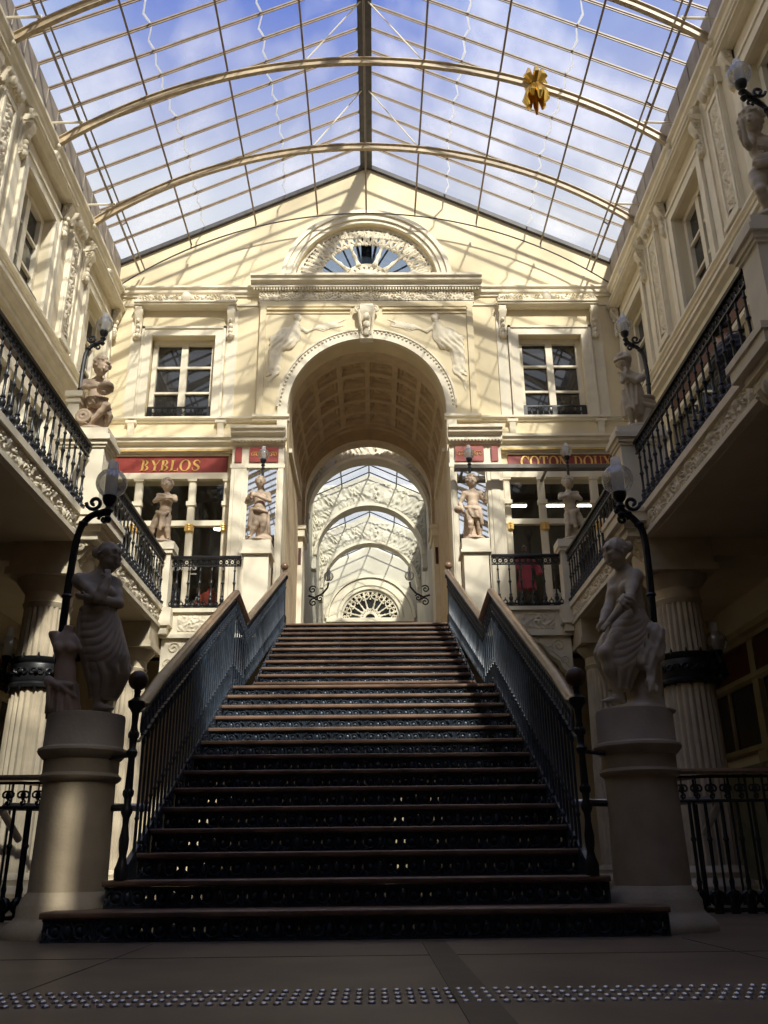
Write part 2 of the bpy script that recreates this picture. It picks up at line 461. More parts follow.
# ------------------------------------------------------------------ arch: frontispiece with entablature
t = MB()
E = 8.41
L = [[(-2.1, 8.24), (-1.66, 8.24), (-1.66, E)]+list(reversed(arc(0, E, 1.66, 0, 180, 40)))[1:-1]+[(1.66, E), (1.66, 8.24), (2.1, 8.24), (2.1, 10.75), (-2.1, 10.75)]]
BACK.plate(t, L, 0, .06)
for s in (-1, 1):            # raised frames of the spandrel panels
    a, c = sorted((s*1.98, s*2.1)); BACK.box(t, a, c, .06, .10, 8.24, 10.7)
    a, c = sorted((s*.32, s*2.0)); BACK.box(t, a, c, .06, .10, 10.58, 10.62); BACK.box(t, a, c, .06, .08, 10.50, 10.53)
BACK.box(t, -2.12, 2.12, .06, .09, 10.66, 10.76)
arch_o = thing('arch_surround', (0, 14.95, 8.2), 'carved cream surround of the tall arch with winged figures and scroll frieze', 'arch')
t.build('panel', 'wall', arch_o)
t = MB()                       # archivolt
Lr = arc(0, E, 1.69, 0, 180, 48)+list(reversed(arc(0, E, 1.5, 0, 180, 48)))
BACK.plate(t, [Lr], -.01, .10)
Lr = arc(0, E, 1.715, 0, 180, 48)+list(reversed(arc(0, E, 1.68, 0, 180, 48)))
BACK.plate(t, [Lr], .06, .125)
for s in (-1, 1):
    a, c = sorted((s*1.5, s*1.69)); BACK.box(t, a, c, -.01, .10, 7.75, E)
    a, c = sorted((s*1.46, s*2.16)); BACK.run(t, a, c, 8.12, [(0,0),(.10,0),(.11,.04),(.15,.06),(.15,.11),(0,.12)])
for i in range(60):            # bead of the archivolt
    a = math.radians(1.5+i*3); t.sphere((1.64*math.cos(a), 14.895, E+1.64*math.sin(a)), .026, 6, 4)
t.build('archivolt', 'trim', arch_o)
t = MB()
BACK.run(t, -2.3, 2.3, 11.0, [(.04,0),(.12,0),(.13,.05),(.19,.06),(.19,.12),(.27,.16),(.28,.22),(.32,.24),(.32,.29),(-.02,.31)])
BACK.box(t, -2.14, 2.14, 0, .09, 10.76, 11.02)
dentils(t, BACK, -2.26, 2.26, .10, .175, 11.0, 11.055, .028)
t.build('cornice', 'trim', arch_o)
t = MB(); relief_band(t, (-2.14, 14.90, 10.785), (1, 0, 0), (0, 0, 1), (0, -1, 0), 4.28, .22, .040, .010, sym=True)
t.build('scroll_frieze', 'relief', arch_o)
# keystone: scrolled, with acanthus
t = MB()
BACK.side(t, [(0, 9.84), (.12, 9.80), (.18, 9.86), (.17, 9.95), (.13, 10.05), (.15, 10.3), (.24, 10.42), (.25, 10.56), (.2, 10.64), (0, 10.66)], -.13, .13)
for s in (-1, 1):
    t.tube(spiral((s*.16, 14.83, 10.53), (s, 0, 0), (0, 0, 1), .012, .09, 0, 1.6, 20), .026, 6)
    t.tube([(s*.15, 14.78, 10.48), (s*.12, 14.80, 10.2), (s*.08, 14.83, 9.95)], [.03, .026, .018], 6)
for k in range(3): t.sphere((0, 14.80-.02*k, 9.98+.17*k), .07, 10, 7, (1, .6, 1.2))
t.build('keystone', 'relief', arch_o)

# ------------------------------------------------------------------ coffered vault, Y 15..18.7
nth, ny = 260, 230
TH = np.linspace(0, PI, nth); YY = np.linspace(15.02, 18.75, ny)
T, Yg = np.meshgrid(TH, YY, indexing='ij')
cu = T/(PI/8)-.0; cv = (Yg-15.75)/.56
fu = np.abs(cu-np.floor(cu)-.5); fv = np.abs(cv-np.floor(cv)-.5)
ins = np.maximum(fu/.40, fv/.38)
inside = (cv > 0) & (cv < 5)
dep = np.where(inside, np.clip((1-ins)/.06, 0, 1)*.075+np.clip((.78-ins)/.06, 0, 1)*.06, 0)
rr = np.sqrt(((cu-np.floor(cu)-.5)/.26)**2+((cv-np.floor(cv)-.5)/.24)**2)
aa = np.arctan2(cv-np.floor(cv)-.5, cu-np.floor(cu)-.5)
dep -= np.where(inside, np.clip(1.05-rr, 0, 1)**.5*.085*(.7+.3*np.cos(aa*8)), 0)
dep -= np.where((Yg > 18.58), .06, 0)+np.where((Yg < 15.2), .0, 0)
Rv = 1.5+dep
P = np.stack([Rv*np.cos(T), Yg, 8.41+Rv*np.sin(T)], -1)
t = MB(); t.grid(P)
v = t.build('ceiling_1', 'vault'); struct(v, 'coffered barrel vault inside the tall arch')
t = MB()
for s in (-1, 1):
    a, c = sorted((s*1.5, s*2.6)); t.box(a, c, 15.38, 18.75, 3.75, 8.42)
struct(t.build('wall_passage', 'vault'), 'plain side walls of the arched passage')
t = MB()
for s in (-1, 1):
    a, c = sorted((s*1.38, s*1.5)); t.prism([(0, 0)]*0+[(a, 15.2), (c, 15.2), (c, 18.7), (a, 18.7)], 'z', 7.0, 7.06) if 0 else None
    a, c = sorted((s*1.36, s*1.52)); t.box(a, c, 17.8, 18.7, 6.86, 7.1); t.box(min(s*1.33, s*1.52), max(s*1.33, s*1.52), 17.77, 18.7, 7.02, 7.1)
    a, c = sorted((s*1.40, s*1.52)); t.box(a, c, 17.9, 18.65, 3.75, 6.9)
    a, c = sorted((s*1.44, s*1.66)); t.box(a, c, 15.42, 17.9, 7.70, 7.78)
struct(t.build('trim_9', 'trim'), 'cream pilasters and impost blocks at the far end of the passage')
t = MB()
for s in (-1, 1):
    a, c = sorted((s*1.43, s*1.49)); t.box(a, c, 17.885, 17.9, 6.25, 6.62)
struct(t.build('trim_10', 'darkred'), 'small dark red panels on the passage pilasters')
# inner arch soffit that narrows the passage
t = MB()
L = [[(-1.62, 7.7), (1.62, 7.7), (1.62, 10.1), (-1.62, 10.1)]]
t.plate([[(-1.62, 7.1), (-1.44, 7.1)]+list(reversed(arc(0, 8.13, 1.44, 0, 180, 40)))+[(1.44, 7.1), (1.62, 7.1), (1.62, 10.1), (-1.62, 10.1)]], 'y', 18.7, 19.1)
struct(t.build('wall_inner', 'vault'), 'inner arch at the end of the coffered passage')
# landing floor and passage floor
t = MB().box(-5, 5, 13.16, 15.0, 3.6, 3.745).box(-1.6, 1.6, 15.0, 30, 3.6, 3.75)
struct(t.build('floor_landing', 'floor'), 'upper landing floor at the head of the stairs')

# ------------------------------------------------------------------ glazed hall beyond
HY = [19.6, 22.65, 25.75]
t = MB()
for s in (-1, 1):
    a, c = sorted((s*1.56, s*1.8)); t.box(a, c, 19.1, 29.2, 3.75, 9.72)
struct(t.build('wall_hall', 'hallpaint'), 'pale side walls of the glazed hall beyond the arch')
for i, y in enumerate(HY):
    h = thing('hall_arch', (0, y, 7.7), ['carved pale arch nearest across the glazed hall', 'carved pale arch second across the glazed hall, in the middle', 'carved pale arch third and furthest across the glazed hall'][i], 'arch', 'arches across the glazed hall')
    t = MB()
    ri = 1.43; cz = 8.08
    t.plate([[(-1.55, 7.7), (-ri, 7.7)]+list(reversed(arc(0, cz, ri, 0, 180, 40)))+[(ri, 7.7), (1.55, 7.7), (1.55, 9.75), (0, 10.45), (-1.55, 9.75)]], 'y', y, y+.35)
    t.build('spandrel', 'hallpaint', h)
    t = MB()
    nu, nv = 220, 26
    U, Vv = np.meshgrid(np.linspace(0, 1, nu), np.linspace(0, 1, nv), indexing='ij')
    ang = PI*(.06+.88*U); r0 = ri+.05
    top = np.minimum(9.75+.7*(1-np.abs(np.cos(ang)*1.6)/1.5), 99)
    rout = np.minimum((1.53/np.maximum(.05, np.abs(np.cos(ang)))), (np.maximum(r0+.06, (10.30-cz-.25*np.abs(np.cos(ang)))/np.maximum(.2, np.sin(ang))-.08)))
    rout = np.maximum(rout, r0+.04)
    R_ = r0+(rout-r0)*Vv
    hgt = vine(U*12, Vv, 1.6)*.08
    t.grid(np.stack([R_*np.cos(ang), y-.006-hgt, cz+R_*np.sin(ang)], -1))
    t.build('carving', 'hallpaint', h)
    t = MB(); t.plate([arc(0, cz, ri+.06, 0, 180, 40)+list(reversed(arc(0, cz, ri-.015, 0, 180, 40)))], 'y', y-.04, y+.38)
    t.build('archivolt', 'trim', h)
hr = thing('hall_glass_roof', (0, 19, 10.45), 'low pitched glass roof of the hall beyond the arch', 'glass roof')
for s in (-1, 1):
    t = MB(); t.add([(0, 19.1, 10.47), (s*1.6, 19.1, 9.72), (s*1.6, 29, 9.72), (0, 29, 10.47)], [(0, 1, 2, 3)])
    t.build('glazing', 'hallglass', hr)
t = MB()
for y in np.arange(19.5, 29, .5):
    for s in (-1, 1): t.tube([(0, y, 10.44), (s*1.6, y, 9.69)], .018, 5)
for s in (-1, 0, 1): t.tube([(s*.75, 19.1, 10.40-.35*abs(s)), (s*.75, 29, 10.40-.35*abs(s))], .02, 5)
t.build('glazing_bars', 'iron', hr)
# far wall of the hall with its fanlight
t = MB(); t.plate([[(-1.7, 3.7), (1.7, 3.7), (1.7, 9.75), (0, 10.5), (-1.7, 9.75)], arc(0, 7.93, .96, 0, 180, 32)], 'y', 28.8, 29.0)
struct(t.build('wall_hall_end', 'hallpaint'), 'pale end wall of the glazed hall')
t = MB()
for r0, r1, d in ((1.0, 1.08, .06), (1.14, 1.38, .04), (1.40, 1.5, .10)):
    t.plate([arc(0, 7.93, r1, 0, 180, 40)+list(reversed(arc(0, 7.93, r0, 0, 180, 40)))], 'y', 28.8-d, 28.8)
t.box(-1.46, 1.46, 28.7, 28.8, 7.80, 7.93)
struct(t.build('trim_11', 'trim'), 'ringed moulding around the far fanlight')
def fanlight(name, lab, cz, R, y, glass, spokes, fo):
    f = thing(name, (0, y, cz), lab, 'fanlight', kind='structure')
    g = MB(); g.plate([arc(0, cz, R+.02, 0, 180, 40)], 'y', y+.10, y+.105); g.build('glass', glass, f)
    fr = MB()
    fr.plate([arc(0, cz, R+.02, 0, 180, 48)+list(reversed(arc(0, cz, R*.955, 0, 180, 48)))], 'y', y-.02, y+.05)
    fr.plate([arc(0, cz, R*.26, 0, 180, 24)+list(reversed(arc(0, cz, R*.17, 0, 180, 24)))], 'y', y-.03, y+.05)
    fr.plate([arc(0, cz, R*.36, 0, 180, 30)+list(reversed(arc(0, cz, R*.31, 0, 180, 30)))], 'y', y-.02, y+.04)
    for i in range(13):
        a = PI*(i+.5)/13; fr.sphere((R*.285*math.cos(a), y, cz+R*.285*math.sin(a)), R*.03, 7, 5, (1, .7, 1))
    fr.build('hub_and_rim', 'trim', f)
    for a in spokes:
        a = math.radians(a); c, s_ = math.cos(a), math.sin(a); m = MB()
        pts = []; rad = []
        for q, w in ((.34, .05), (.40, .035), (.46, .024), (.52, .034), (.58, .020), (.66, .026), (.70, .038), (.74, .022), (.86, .028), (.97, .04)):
            pts.append((R*q*c, y, cz+R*q*s_)); rad.append(R*w)
        m.tube(pts, rad, 8); m.build('spoke', 'trim', f)
    m = MB()
    n = fo
    for i in range(n):
        a = PI*(i+.5)/n; e1 = Vector((math.cos(a), 0, math.sin(a))); e2 = Vector((-math.sin(a), 0, math.cos(a)))
        c0 = Vector((0, y-.01, cz))+e1*R*.83
        w = R*PI/n*.5
        for s in (-1, 1):
            m.tube(spiral(c0+e2*s*w*.5+e1*R*.03, e2*s, e1, .014*R, .062*R, 1.2, 1.2, 12), R*.018, 5)
            m.tube([c0-e1*R*.15+e2*s*w*.85, c0-e1*R*.06+e2*s*w*.2, c0+e1*R*.12+e2*s*w*.5], [R*.012, R*.032, R*.016], 5)
        m.sphere(c0-e1*R*.13, R*.034, 7, 5, (1, .6, 1)); m.sphere(c0+e1*R*.0, R*.022, 7, 5, (1, .6, 1))
    m.build('pierced_foliage', 'relief', f)
    if glass == 'fanglass':
        m = MB()
        for a in (20, 50, 80, 100, 130, 160):
            a = math.radians(a); m.tube([(R*.2*math.cos(a), y+.18, cz+R*.2*math.sin(a)), (R*math.cos(a), y+.18, cz+R*math.sin(a))], .03, 5)
        for a in (35, 65, 115, 145): m.tube([(R*.2*math.cos(math.radians(a+14)), y+.18, cz+R*.2*math.sin(math.radians(a+14))), (R*math.cos(math.radians(a)), y+.18, cz+R*math.sin(math.radians(a)))], .02, 5)
        m.box(-.11, .11, y+.15, y+.2, cz, cz+R)
        m.build('glazing_bars', 'iron', f)
    return f
fanlight('window_1', 'half round fanlight with pierced white tracery high in the gable', 11.3, 1.45, 15.12, 'fanglass', (18, 44, 71, 109, 136, 162), 21)
fanlight('window_2', 'small dark half round fanlight at the far end of the hall', 7.93, .96, 28.83, 'pane', (15, 35, 55, 75, 105, 125, 145, 165), 9)
t = MB()
for r0, r1, d in ((1.45, 1.53, .03), (1.53, 1.64, .07), (1.64, 1.73, .11)):
    BACK.plate(t, [arc(0, 11.3, r1, 0, 180, 44)+list(reversed(arc(0, 11.3, r0, 0, 180, 44)))], -.01, d)
struct(t.build('trim_12', 'trim'), 'moulded ring around the gable fanlight')

# ------------------------------------------------------------------ upper windows
def console_(mb, fr, u, z0, z1, w=.07, d=.16):
    h = z1-z0
    fr.side(mb, [(0, z0), (.03, z0), (.07, z0+.06*h), (.075, z0+.2*h), (.05, z0+.32*h), (.055, z0+.5*h), (.10, z0+.66*h), (d, z0+.8*h), (d+.01, z1-.03), (d, z1), (0, z1)], u-w, u+w)
    e1, en = fr.dirs()
    for s in (-1, 1):
        c = fr.P(u+s*w, d*.62, z0+.83*h)
        mb.tube(spiral(c, Vector(en), (0, 0, 1), .008, d*.42, 0, 1.4, 14), .016, 5)
        mb.tube(spiral(fr.P(u+s*w, .045, z0+.12*h), Vector(en), (0, 0, 1), .006, .035, 0, 1.3, 12), .012, 5)
    for k in range(4):
        mb.sphere(fr.P(u, .075+.03*(k == 3), z0+h*(.1+.16*k)), .055-.006*k, 8, 6, (1, 1, 1.3))
WN = [2]
def window(fr, uc, hw, z0, z1, where, relief_step=.016, DH=.60, CHh=.21):
    WN[0] += 1
    p = fr.P(uc, 0, z0)
    w = thing('window_%d' % WN[0], p, where, 'window', kind='structure')
    g = MB(); fr.box(g, uc-hw+.02, uc+hw-.02, -.235, -.225, z0, z1); g.build('glass', 'pane', w)
    m = MB()
    for a, c in ((uc-hw, uc-hw+.09), (uc+hw-.09, uc+hw), (uc-.065, uc+.065)): fr.box(m, a, c, -.23, -.15, z0, z1-.04)
    fr.box(m, uc-hw, uc+hw, -.25, -.14, z1-.10, z1); fr.box(m, uc-hw, uc+hw, -.23, -.15, z0, z0+.08)
    for q in (.34, .66):
        z = z0+(z1-z0)*q; fr.box(m, uc-hw+.05, uc+hw-.05, -.22, -.17, z-.022, z+.022)
    m.build('casement_frame', 'trim', w)
    m = MB()
    for s in (-1, 1):
        a, c = sorted((uc+s*hw, uc+s*(hw+.15))); fr.box(m, a, c, 0, .05, z0-.04, z1+.15); 
        a, c = sorted((uc+s*(hw+.15), uc+s*(hw+.20))); fr.box(m, a, c, 0, .075, z0-.04, z1+.20)
        a, c = sorted((uc+s*(hw+.22), uc+s*(hw+.42))); fr.box(m, a, c, 0, .025, z0-.04, z1+DH)
    fr.box(m, uc-hw-.0, uc+hw+.0, 0, .05, z1, z1+.15); fr.box(m, uc-hw-.2, uc+hw+.2, 0, .075, z1+.15, z1+.20)
    m.build('architrave', 'trim', w)
    m = MB()
    fr.run(m, uc-hw-.38, uc+hw+.38, z1+DH, [(0,0),(.10,0),(.12,.02),(.19,.03),(.19,.06),(.22,.07),(.22,.10),(0,.11)])
    m.build('hood', 'trim', w)
    e1, en = fr.dirs()
    for s in (-1, 1):
        m = MB(); console_(m, fr, uc+s*(hw+.29), z1-.10, z1+DH+.01); m.build('console', 'relief', w)
    m = MB()
    Lc = 2*hw+.66
    relief_band(m, fr.P(uc-Lc/2, .085, z1+DH+.11), e1, (0, 0, 1), en, Lc, CHh, .08, relief_step*.8, sym=True)
    fr.box(m, uc-Lc/2, uc+Lc/2, 0, .08, z1+DH+.10, z1+DH+.11+CHh)
    m.sphere(fr.P(uc, .12, z1+DH+.11+CHh*.55), CHh*.5, 12, 8, (1, .8, 1.25))
    for s in (-1, 1):
        m.sphere(fr.P(uc+s*.12, .10, z1+DH+.20), .06, 10, 7)
        m.tube(spiral(fr.P(uc+s*(Lc/2-.02), .10, z1+DH+.20), Vector(e1)*s, (0, 0, 1), .012, .075, PI, 1.5, 14), .025, 6)
    m.build('crest', 'relief', w)
    m = MB()
    fr.box(m, uc-hw+.01, uc+hw-.01, -.10, -.07, z0+.22, z0+.25); fr.box(m, uc-hw+.01, uc+hw-.01, -.10, -.07, z0+.01, z0+.03)
    for q in (-1, 0, 1): fr.box(m, uc+q*(hw-.05)-.045, uc+q*(hw-.05)+.045, -.105, -.065, z0, z0+.23)
    n = 10
    for i in range(n):
        u = uc-hw+.07+(i+.5)*(2*hw-.14)/n; r = (hw-.07)/n
        m.tube([fr.P(u+r*math.cos(a), -.085, z0+.20-r*1.5*math.sin(a)) for a in np.linspace(0, PI, 8)], .009, 4)
        m.tube(spiral(fr.P(u, -.085, z0+.09), e1, (0, 0, 1), .01, r*.8, 0, 1.5, 10), .008, 4)
        fr.box(m, u+r-.005, u+r+.005, -.09, -.08, z0+.03, z0+.22)
    m.build('window_railing', 'iron', w)
    d = MB(); fr.box(d, uc-hw, uc+hw, -.36, -.34, z0, z1); d.build('dark_room_sheet', 'dark', w)  # near-black sheet stands in for the unlit room
    return w
window(BACK, -3.58, .62, WZ0, WZ1, 'six paned window left of the arch above the left shop sign')
window(BACK, 3.60, .62, WZ0, WZ1, 'six paned window right of the arch above the right shop sign')
od = ['in the corner by the end wall', 'one bay forward from the end wall', 'two bays forward from the end wall', 'three bays forward from the end wall']
for nm, fr in (('left', LEFT), ('right', RIGHT)):
    for i, c in enumerate(UP):
        window(fr, c, .60, WZ0, WZ1, '%s wall upper window with carved hood, %s' % (nm, od[i]), DH=.52, CHh=.20)
# pilasters with carved candelabra panels between the side windows
for nm, fr in (('left', LEFT), ('right', RIGHT)):
    for i, u in enumerate((12.5, 9.5, 6.5)):
        p = thing('pilaster', fr.P(u, 0, 8.25), 'carved flat pilaster on the %s wall, %s' % (nm, ['nearest the end wall', 'second from the end wall', 'third from the end wall'][i]), 'pilaster', 'carved pilasters between the side windows')
        m = MB(); e1, en = fr.dirs()
        fr.box(m, u-.22, u+.22, 0, .06, 8.25, 10.46)
        for s in (-1, 1): 
            a, c = sorted((u+s*.15, u+s*.20)); fr.box(m, a, c, .06, .085, 8.42, 10.3)
        fr.box(m, u-.2, u+.2, .06, .085, 8.36, 8.42); fr.box(m, u-.2, u+.2, .06, .085, 10.3, 10.36)
        m.build('shaft', 'trim', p)
        m = MB(); fr.run(m, u-.25, u+.25, 8.25, [(0,0),(.12,0),(.12,.07),(.09,.09),(.07,.12),(0,.12)]); m.build('base', 'trim', p)
        m = MB(); fr.run(m, u-.26, u+.26, 10.44, [(0,0),(.07,0),(.09,.06),(.09,.16),(.14,.2),(.14,.27),(0,.28)])
        for s in (-1, 0, 1): m.sphere(fr.P(u+s*.14, .12, 10.56), .07, 9, 6, (1, 1, 1.4))
        m.build('capital', 'relief', p)
        m = MB(); relief_band(m, fr.P(u-.13, .062, 8.46), (0, 0, 1), e1, en, 1.8, .26, .04, .015, per=1.1); m.build('carved_panel', 'relief', p)

# ------------------------------------------------------------------ glass roof
RZ = lambda x: 14.3-.5*abs(x)
roof = thing('glass_roof', (0, 6, 14.3), 'pitched glass roof on arched metal ribs over the whole hall', 'glass roof')
for s in (-1, 1):
    t = MB(); t.add([(s*.12, -3, RZ(.12)+.02), (s*5.05, -3, RZ(5.05)+.02), (s*5.05, 14.98, RZ(5.05)+.02), (s*.12, 14.98, RZ(.12)+.02)], [(0, 1, 2, 3)])
    t.build('glazing', 'roofglass', roof, recalc=False)
bar = None
for y in np.arange(14.4, -2.8, -.47):
    for s in (-1, 1):
        m = MB()
        for (w, h0, h1) in ((.018, -.02, .01), (.007, -.055, -.02)):
            m.add([(s*.1, y-w, RZ(.1)+h0), (s*5.03, y-w, RZ(5.03)+h0), (s*5.03, y+w, RZ(5.03)+h0), (s*.1, y+w, RZ(.1)+h0),
                   (s*.1, y-w, RZ(.1)+h1), (s*5.03, y-w, RZ(5.03)+h1), (s*5.03, y+w, RZ(5.03)+h1), (s*.1, y+w, RZ(.1)+h1)],
                  [(0,1,2,3),(7,6,5,4),(0,4,5,1),(1,5,6,2),(2,6,7,3),(3,7,4,0)])
        m.build('glazing_bar', 'rafter', roof)
t = MB(); t.prism([(-.125, 14.16), (.125, 14.16), (.125, 14.26), (0, 14.34), (-.125, 14.26)], 'y', -3, 14.98)
t.build('ridge_beam', 'ridge', roof)
for xj in (1.67, 3.33):         # stepped laps where one sheet of glass overlies the next
    for s in (-1, 1):
        m = MB(); ys = np.arange(14.9, -2.6, -.235)
        top = []; bot = []
        for i, y in enumerate(ys):
            o_ = .05*((i % 2)*2-1)*rng.uniform(.3, 1)+.05*math.sin(y*1.3)
            x = xj+o_
            top.append((s*x, y, RZ(x)+.012)); bot.append((s*(x+.022+.012*rng.rand()), y, RZ(x+.028)+.012))
        n = len(ys)
        m.add(top+bot+[(p[0], p[1], p[2]-.012) for p in top+bot], [(i, i+1, n+i+1, n+i) for i in range(n-1)]+[(2*n+i, 3*n+i, 3*n+i+1, 2*n+i+1) for i in range(n-1)]+[(i, 2*n+i, 2*n+i+1, i+1) for i in range(n-1)]+[(n+i, n+i+1, 3*n+i+1, 3*n+i) for i in range(n-1)])
        m.build('pane_lap', 'lap', roof)
RR = 7.66
RIBZ = lambda x: 12.78-(RR-math.sqrt(RR*RR-x*x))
for y in (12.9, 11.0, 9.1, 7.2, 5.3, 3.4, 1.5, -.4):
    m = MB()
    pts = [(x, y, RIBZ(x)) for x in np.linspace(-4.86, 4.86, 41)]
    m.sweep([(-.035,-.06),(.035,-.06),(.035,-.045),(.02,-.03),(.02,.03),(.05,.045),(.05,.06),(-.05,.06),(-.05,.045),(-.02,.03),(-.02,-.03),(-.035,-.045)], pts, (0, 1, 0))
    m.build('arched_rib', 'rib', roof)
    m = MB()
    for s in (-1, 1):
        m.tube([(s*1.0, y, RIBZ(1.0)+.05), (s*.06, y, 14.18)], .012, 5)
        m.tube([(s*5.0, y-.05, 11.40), (s*4.50, y-.05, 11.42)], .02, 6); m.tube([(s*4.52, y, RIBZ(4.52)), (s*4.52, y, 11.5)], .02, 6)
        m.sphere((s*4.86, y, 10.98), .06, 8, 6)
    m.build('hanger_rods', 'trim', roof)
m = MB(); m.tube([(x, 14.72, RIBZ(x)) for x in np.linspace(-4.86, 4.86, 41)], .014, 5); m.build('wall_wire', 'ridge', roof)
for x in (-3.53, -2.25, -1.0, 0, 1.0, 2.25, 3.53):
    m = MB(); z = RIBZ(x)+.09
    m.tube([(x, -2.9, z), (x, 14.72, z)], .018, 6)
    for y in (14.72,): m.tube([(x, y, z), (x, y, RIBZ(x)-.02)], .015, 5)
    m.build('purlin', 'rafter', roof)
for s in (-1, 1):
    m = MB(); m.tube([(s*4.55, -2.9, 11.45), (s*4.55, 14.9, 11.45)], .022, 6); m.tube([(s*4.46, -2.9, 11.52), (s*4.46, 14.9, 11.52)], .016, 6)
    for y in np.arange(14.4, -2.8, -.94): m.tube([(s*4.55, y, 11.45), (s*4.46, y, 11.52)], .014, 5)
    m.build('eave_pipe', 'lead', roof)
# gilded ornament on a rib
go = thing('gilded_ornament', (2.81, 11.0, RIBZ(2.81)), 'gilded foliage ornament fixed on a roof rib, right of the ridge', 'ornament')
m = MB(); cz = RIBZ(2.81)
for k in range(9):
    a = 2*PI*k/9; r = .16
    m.tube([(2.81+.05*math.cos(a), 11.0+.05*math.sin(a), cz-.02), (2.81+r*.8*math.cos(a), 11+r*.8*math.sin(a), cz-.16), (2.81+r*1.15*math.cos(a), 11+r*1.15*math.sin(a), cz-.27-.05*(k % 2)), (2.81+r*.9*math.cos(a), 11+r*.9*math.sin(a), cz-.34-.06*(k % 3))], [.05, .055, .05, .022], 7)
m.build('lower_leaves', 'gilt', go)
m = MB()
for k in range(7):
    a = 2*PI*k/7+.3; r = .17
    m.tube([(2.81+.04*math.cos(a), 11.0+.04*math.sin(a), cz+.03), (2.81+r*math.cos(a), 11+r*math.sin(a), cz+.12), (2.81+r*.8*math.cos(a), 11+r*.8*math.sin(a), cz+.26)], [.05, .065, .03], 7)
m.build('upper_leaves', 'gilt', go)
m = MB(); m.sphere((2.81, 11, cz), .10, 12, 8); m.build('boss', 'wood', go)
# ------------------------------------------------------------------ galleries
GX = 3.08
SIDE = {-1: 'left', 1: 'right'}
for s in (-1, 1):
    t = MB()
    a, c = sorted((s*(GX+.04), s*5.0)); t.box(a, c, -3, 13.06, 3.62, 3.80)
    t.box(a, c, 13.06, 15, 3.6, 3.80)
    for y in (5.55, 9.35, 12.95): t.box(a, c, y-.3, y+.3, 3.42, 3.62)
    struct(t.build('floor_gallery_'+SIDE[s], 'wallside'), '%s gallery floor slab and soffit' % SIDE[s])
    g = thing('gallery_cornice', (s*GX, 9, 3.66), 'carved foliage band along the %s gallery edge' % SIDE[s], 'carved band')
    t = MB(); a, c = sorted((s*(GX+.0), s*(GX+.14)))
    t.box(a, c, -3, 13.0, 3.66, 3.95)
    a, c = sorted((s*(GX-.05), s*(GX+.16))); t.box(a, c, -3, 12.9, 3.905, 3.96); t.box(a, c, -3, 12.9, 3.885, 3.905)
    a, c = sorted((s*(GX-.035), s*(GX+.16))); t.box(a, c, -3, 12.9, 3.63, 3.68)
    t.build('band', 'trim', g)
    t = MB(); relief_band(t, (s*(GX-.004), 4.6, 3.685), (0, 1, 0), (0, 0, 1), (-s, 0, 0), 8.3, .20, .045, .0125, per=1.5)
    t.build('carving', 'relief', g)
    # landing slab edge, facing the viewer
    g = thing('landing_cornice', (s*2.2, 13.0, 3.56), 'carved panel band under the landing railing, %s of the stairs' % SIDE[s], 'carved band')
    t = MB(); a, c = sorted((s*1.3, s*3.3)); t.box(a, c, 12.98, 13.1, 3.50, 3.95); t.box(a, c, 12.93, 13.1, 3.89, 3.95); t.box(a, c, 12.94, 13.1, 3.50, 3.56)
    t.build('band', 'trim', g)
    t = MB(); a = -2.82 if s < 0 else 1.9
    relief_band(t, (a, 12.976, 3.60), (1, 0, 0), (0, 0, 1), (0, -1, 0), .92, .25, .03, .012, per=1.85); t.build('carving', 'relief', g)

# scrolled bracket: drop under the piers
def bracket(s, y, lab):
    g = thing('scroll_bracket', (s*3.2, y, 3.3), lab, 'bracket', 'scroll brackets under the galleries')
    m = MB()
    P = [(s*3.5, 3.28), (s*3.25, 3.30), (s*3.19, 3.36), (s*3.17, 3.46), (s*3.06, 3.54), (s*2.98, 3.60), (s*2.97, 3.66), (s*3.5, 3.66)]
    m.prism(P, 'y', y-.15, y+.15)
    for q in (-.155, .155):
        m.tube(spiral((s*3.05, y+q, 3.58), (s, 0, 0), (0, 0, 1), .01, .065, 0, 1.5, 16), .02, 6)
        m.tube(spiral((s*3.25, y+q, 3.38), (s, 0, 0), (0, 0, 1), .01, .06, 0, 1.5, 16), .018, 6)
        m.tube([(s*3.09, y+q, 3.53), (s*3.19, y+q, 3.46), (s*3.24, y+q, 3.42)], .02, 6)
    m.build('scroll', 'relief', g)
    m = MB()
    for k in range(4): m.sphere((s*(3.02+.05*k), y, 3.60-.075*k), .07, 9, 6, (1, .9, 1.1))
    for q in (-1, 1): m.tube([(s*2.98, y+q*.09, 3.62), (s*3.06, y+q*.10, 3.5), (s*3.17, y+q*.08, 3.36)], [.03, .03, .015], 6)
    m.build('leaf', 'relief', g)
def corner_bracket(s):
    g = thing('landing_bracket', (s*2.7, 13.1, 3.2), 'scrolled carved bracket under the landing, %s of the stairs' % SIDE[s], 'bracket')
    m = MB()
    P = [(s*3.05, 2.95), (s*2.98, 2.95), (s*2.90, 3.02), (s*2.86, 3.12), (s*2.72, 3.22), (s*2.62, 3.36), (s*2.50, 3.42), (s*2.44, 3.50), (s*3.05, 3.50)]
    m.prism(P, 'y', 13.0, 13.22); m.build('body', 'trim', g)
    m = MB()
    for (cx, cz, r, sg) in ((2.86, 3.36, .10, 1), (2.52, 3.44, .055, -1), (2.93, 3.14, .07, -1), (2.73, 3.30, .06, 1)):
        m.tube(spiral((s*cx, 12.995, cz), (s*sg, 0, 0), (0, 0, 1), .01, r, 0, 1.6, 18), .014, 5)
    m.tube([(s*3.0, 12.995, 3.03), (s*2.93, 12.995, 3.12), (s*2.80, 12.995, 3.24), (s*2.64, 12.995, 3.36), (s*2.5, 12.995, 3.46)], .013, 5)
    m.build('scrollwork', 'relief', g)
for s in (-1, 1): corner_bracket(s)

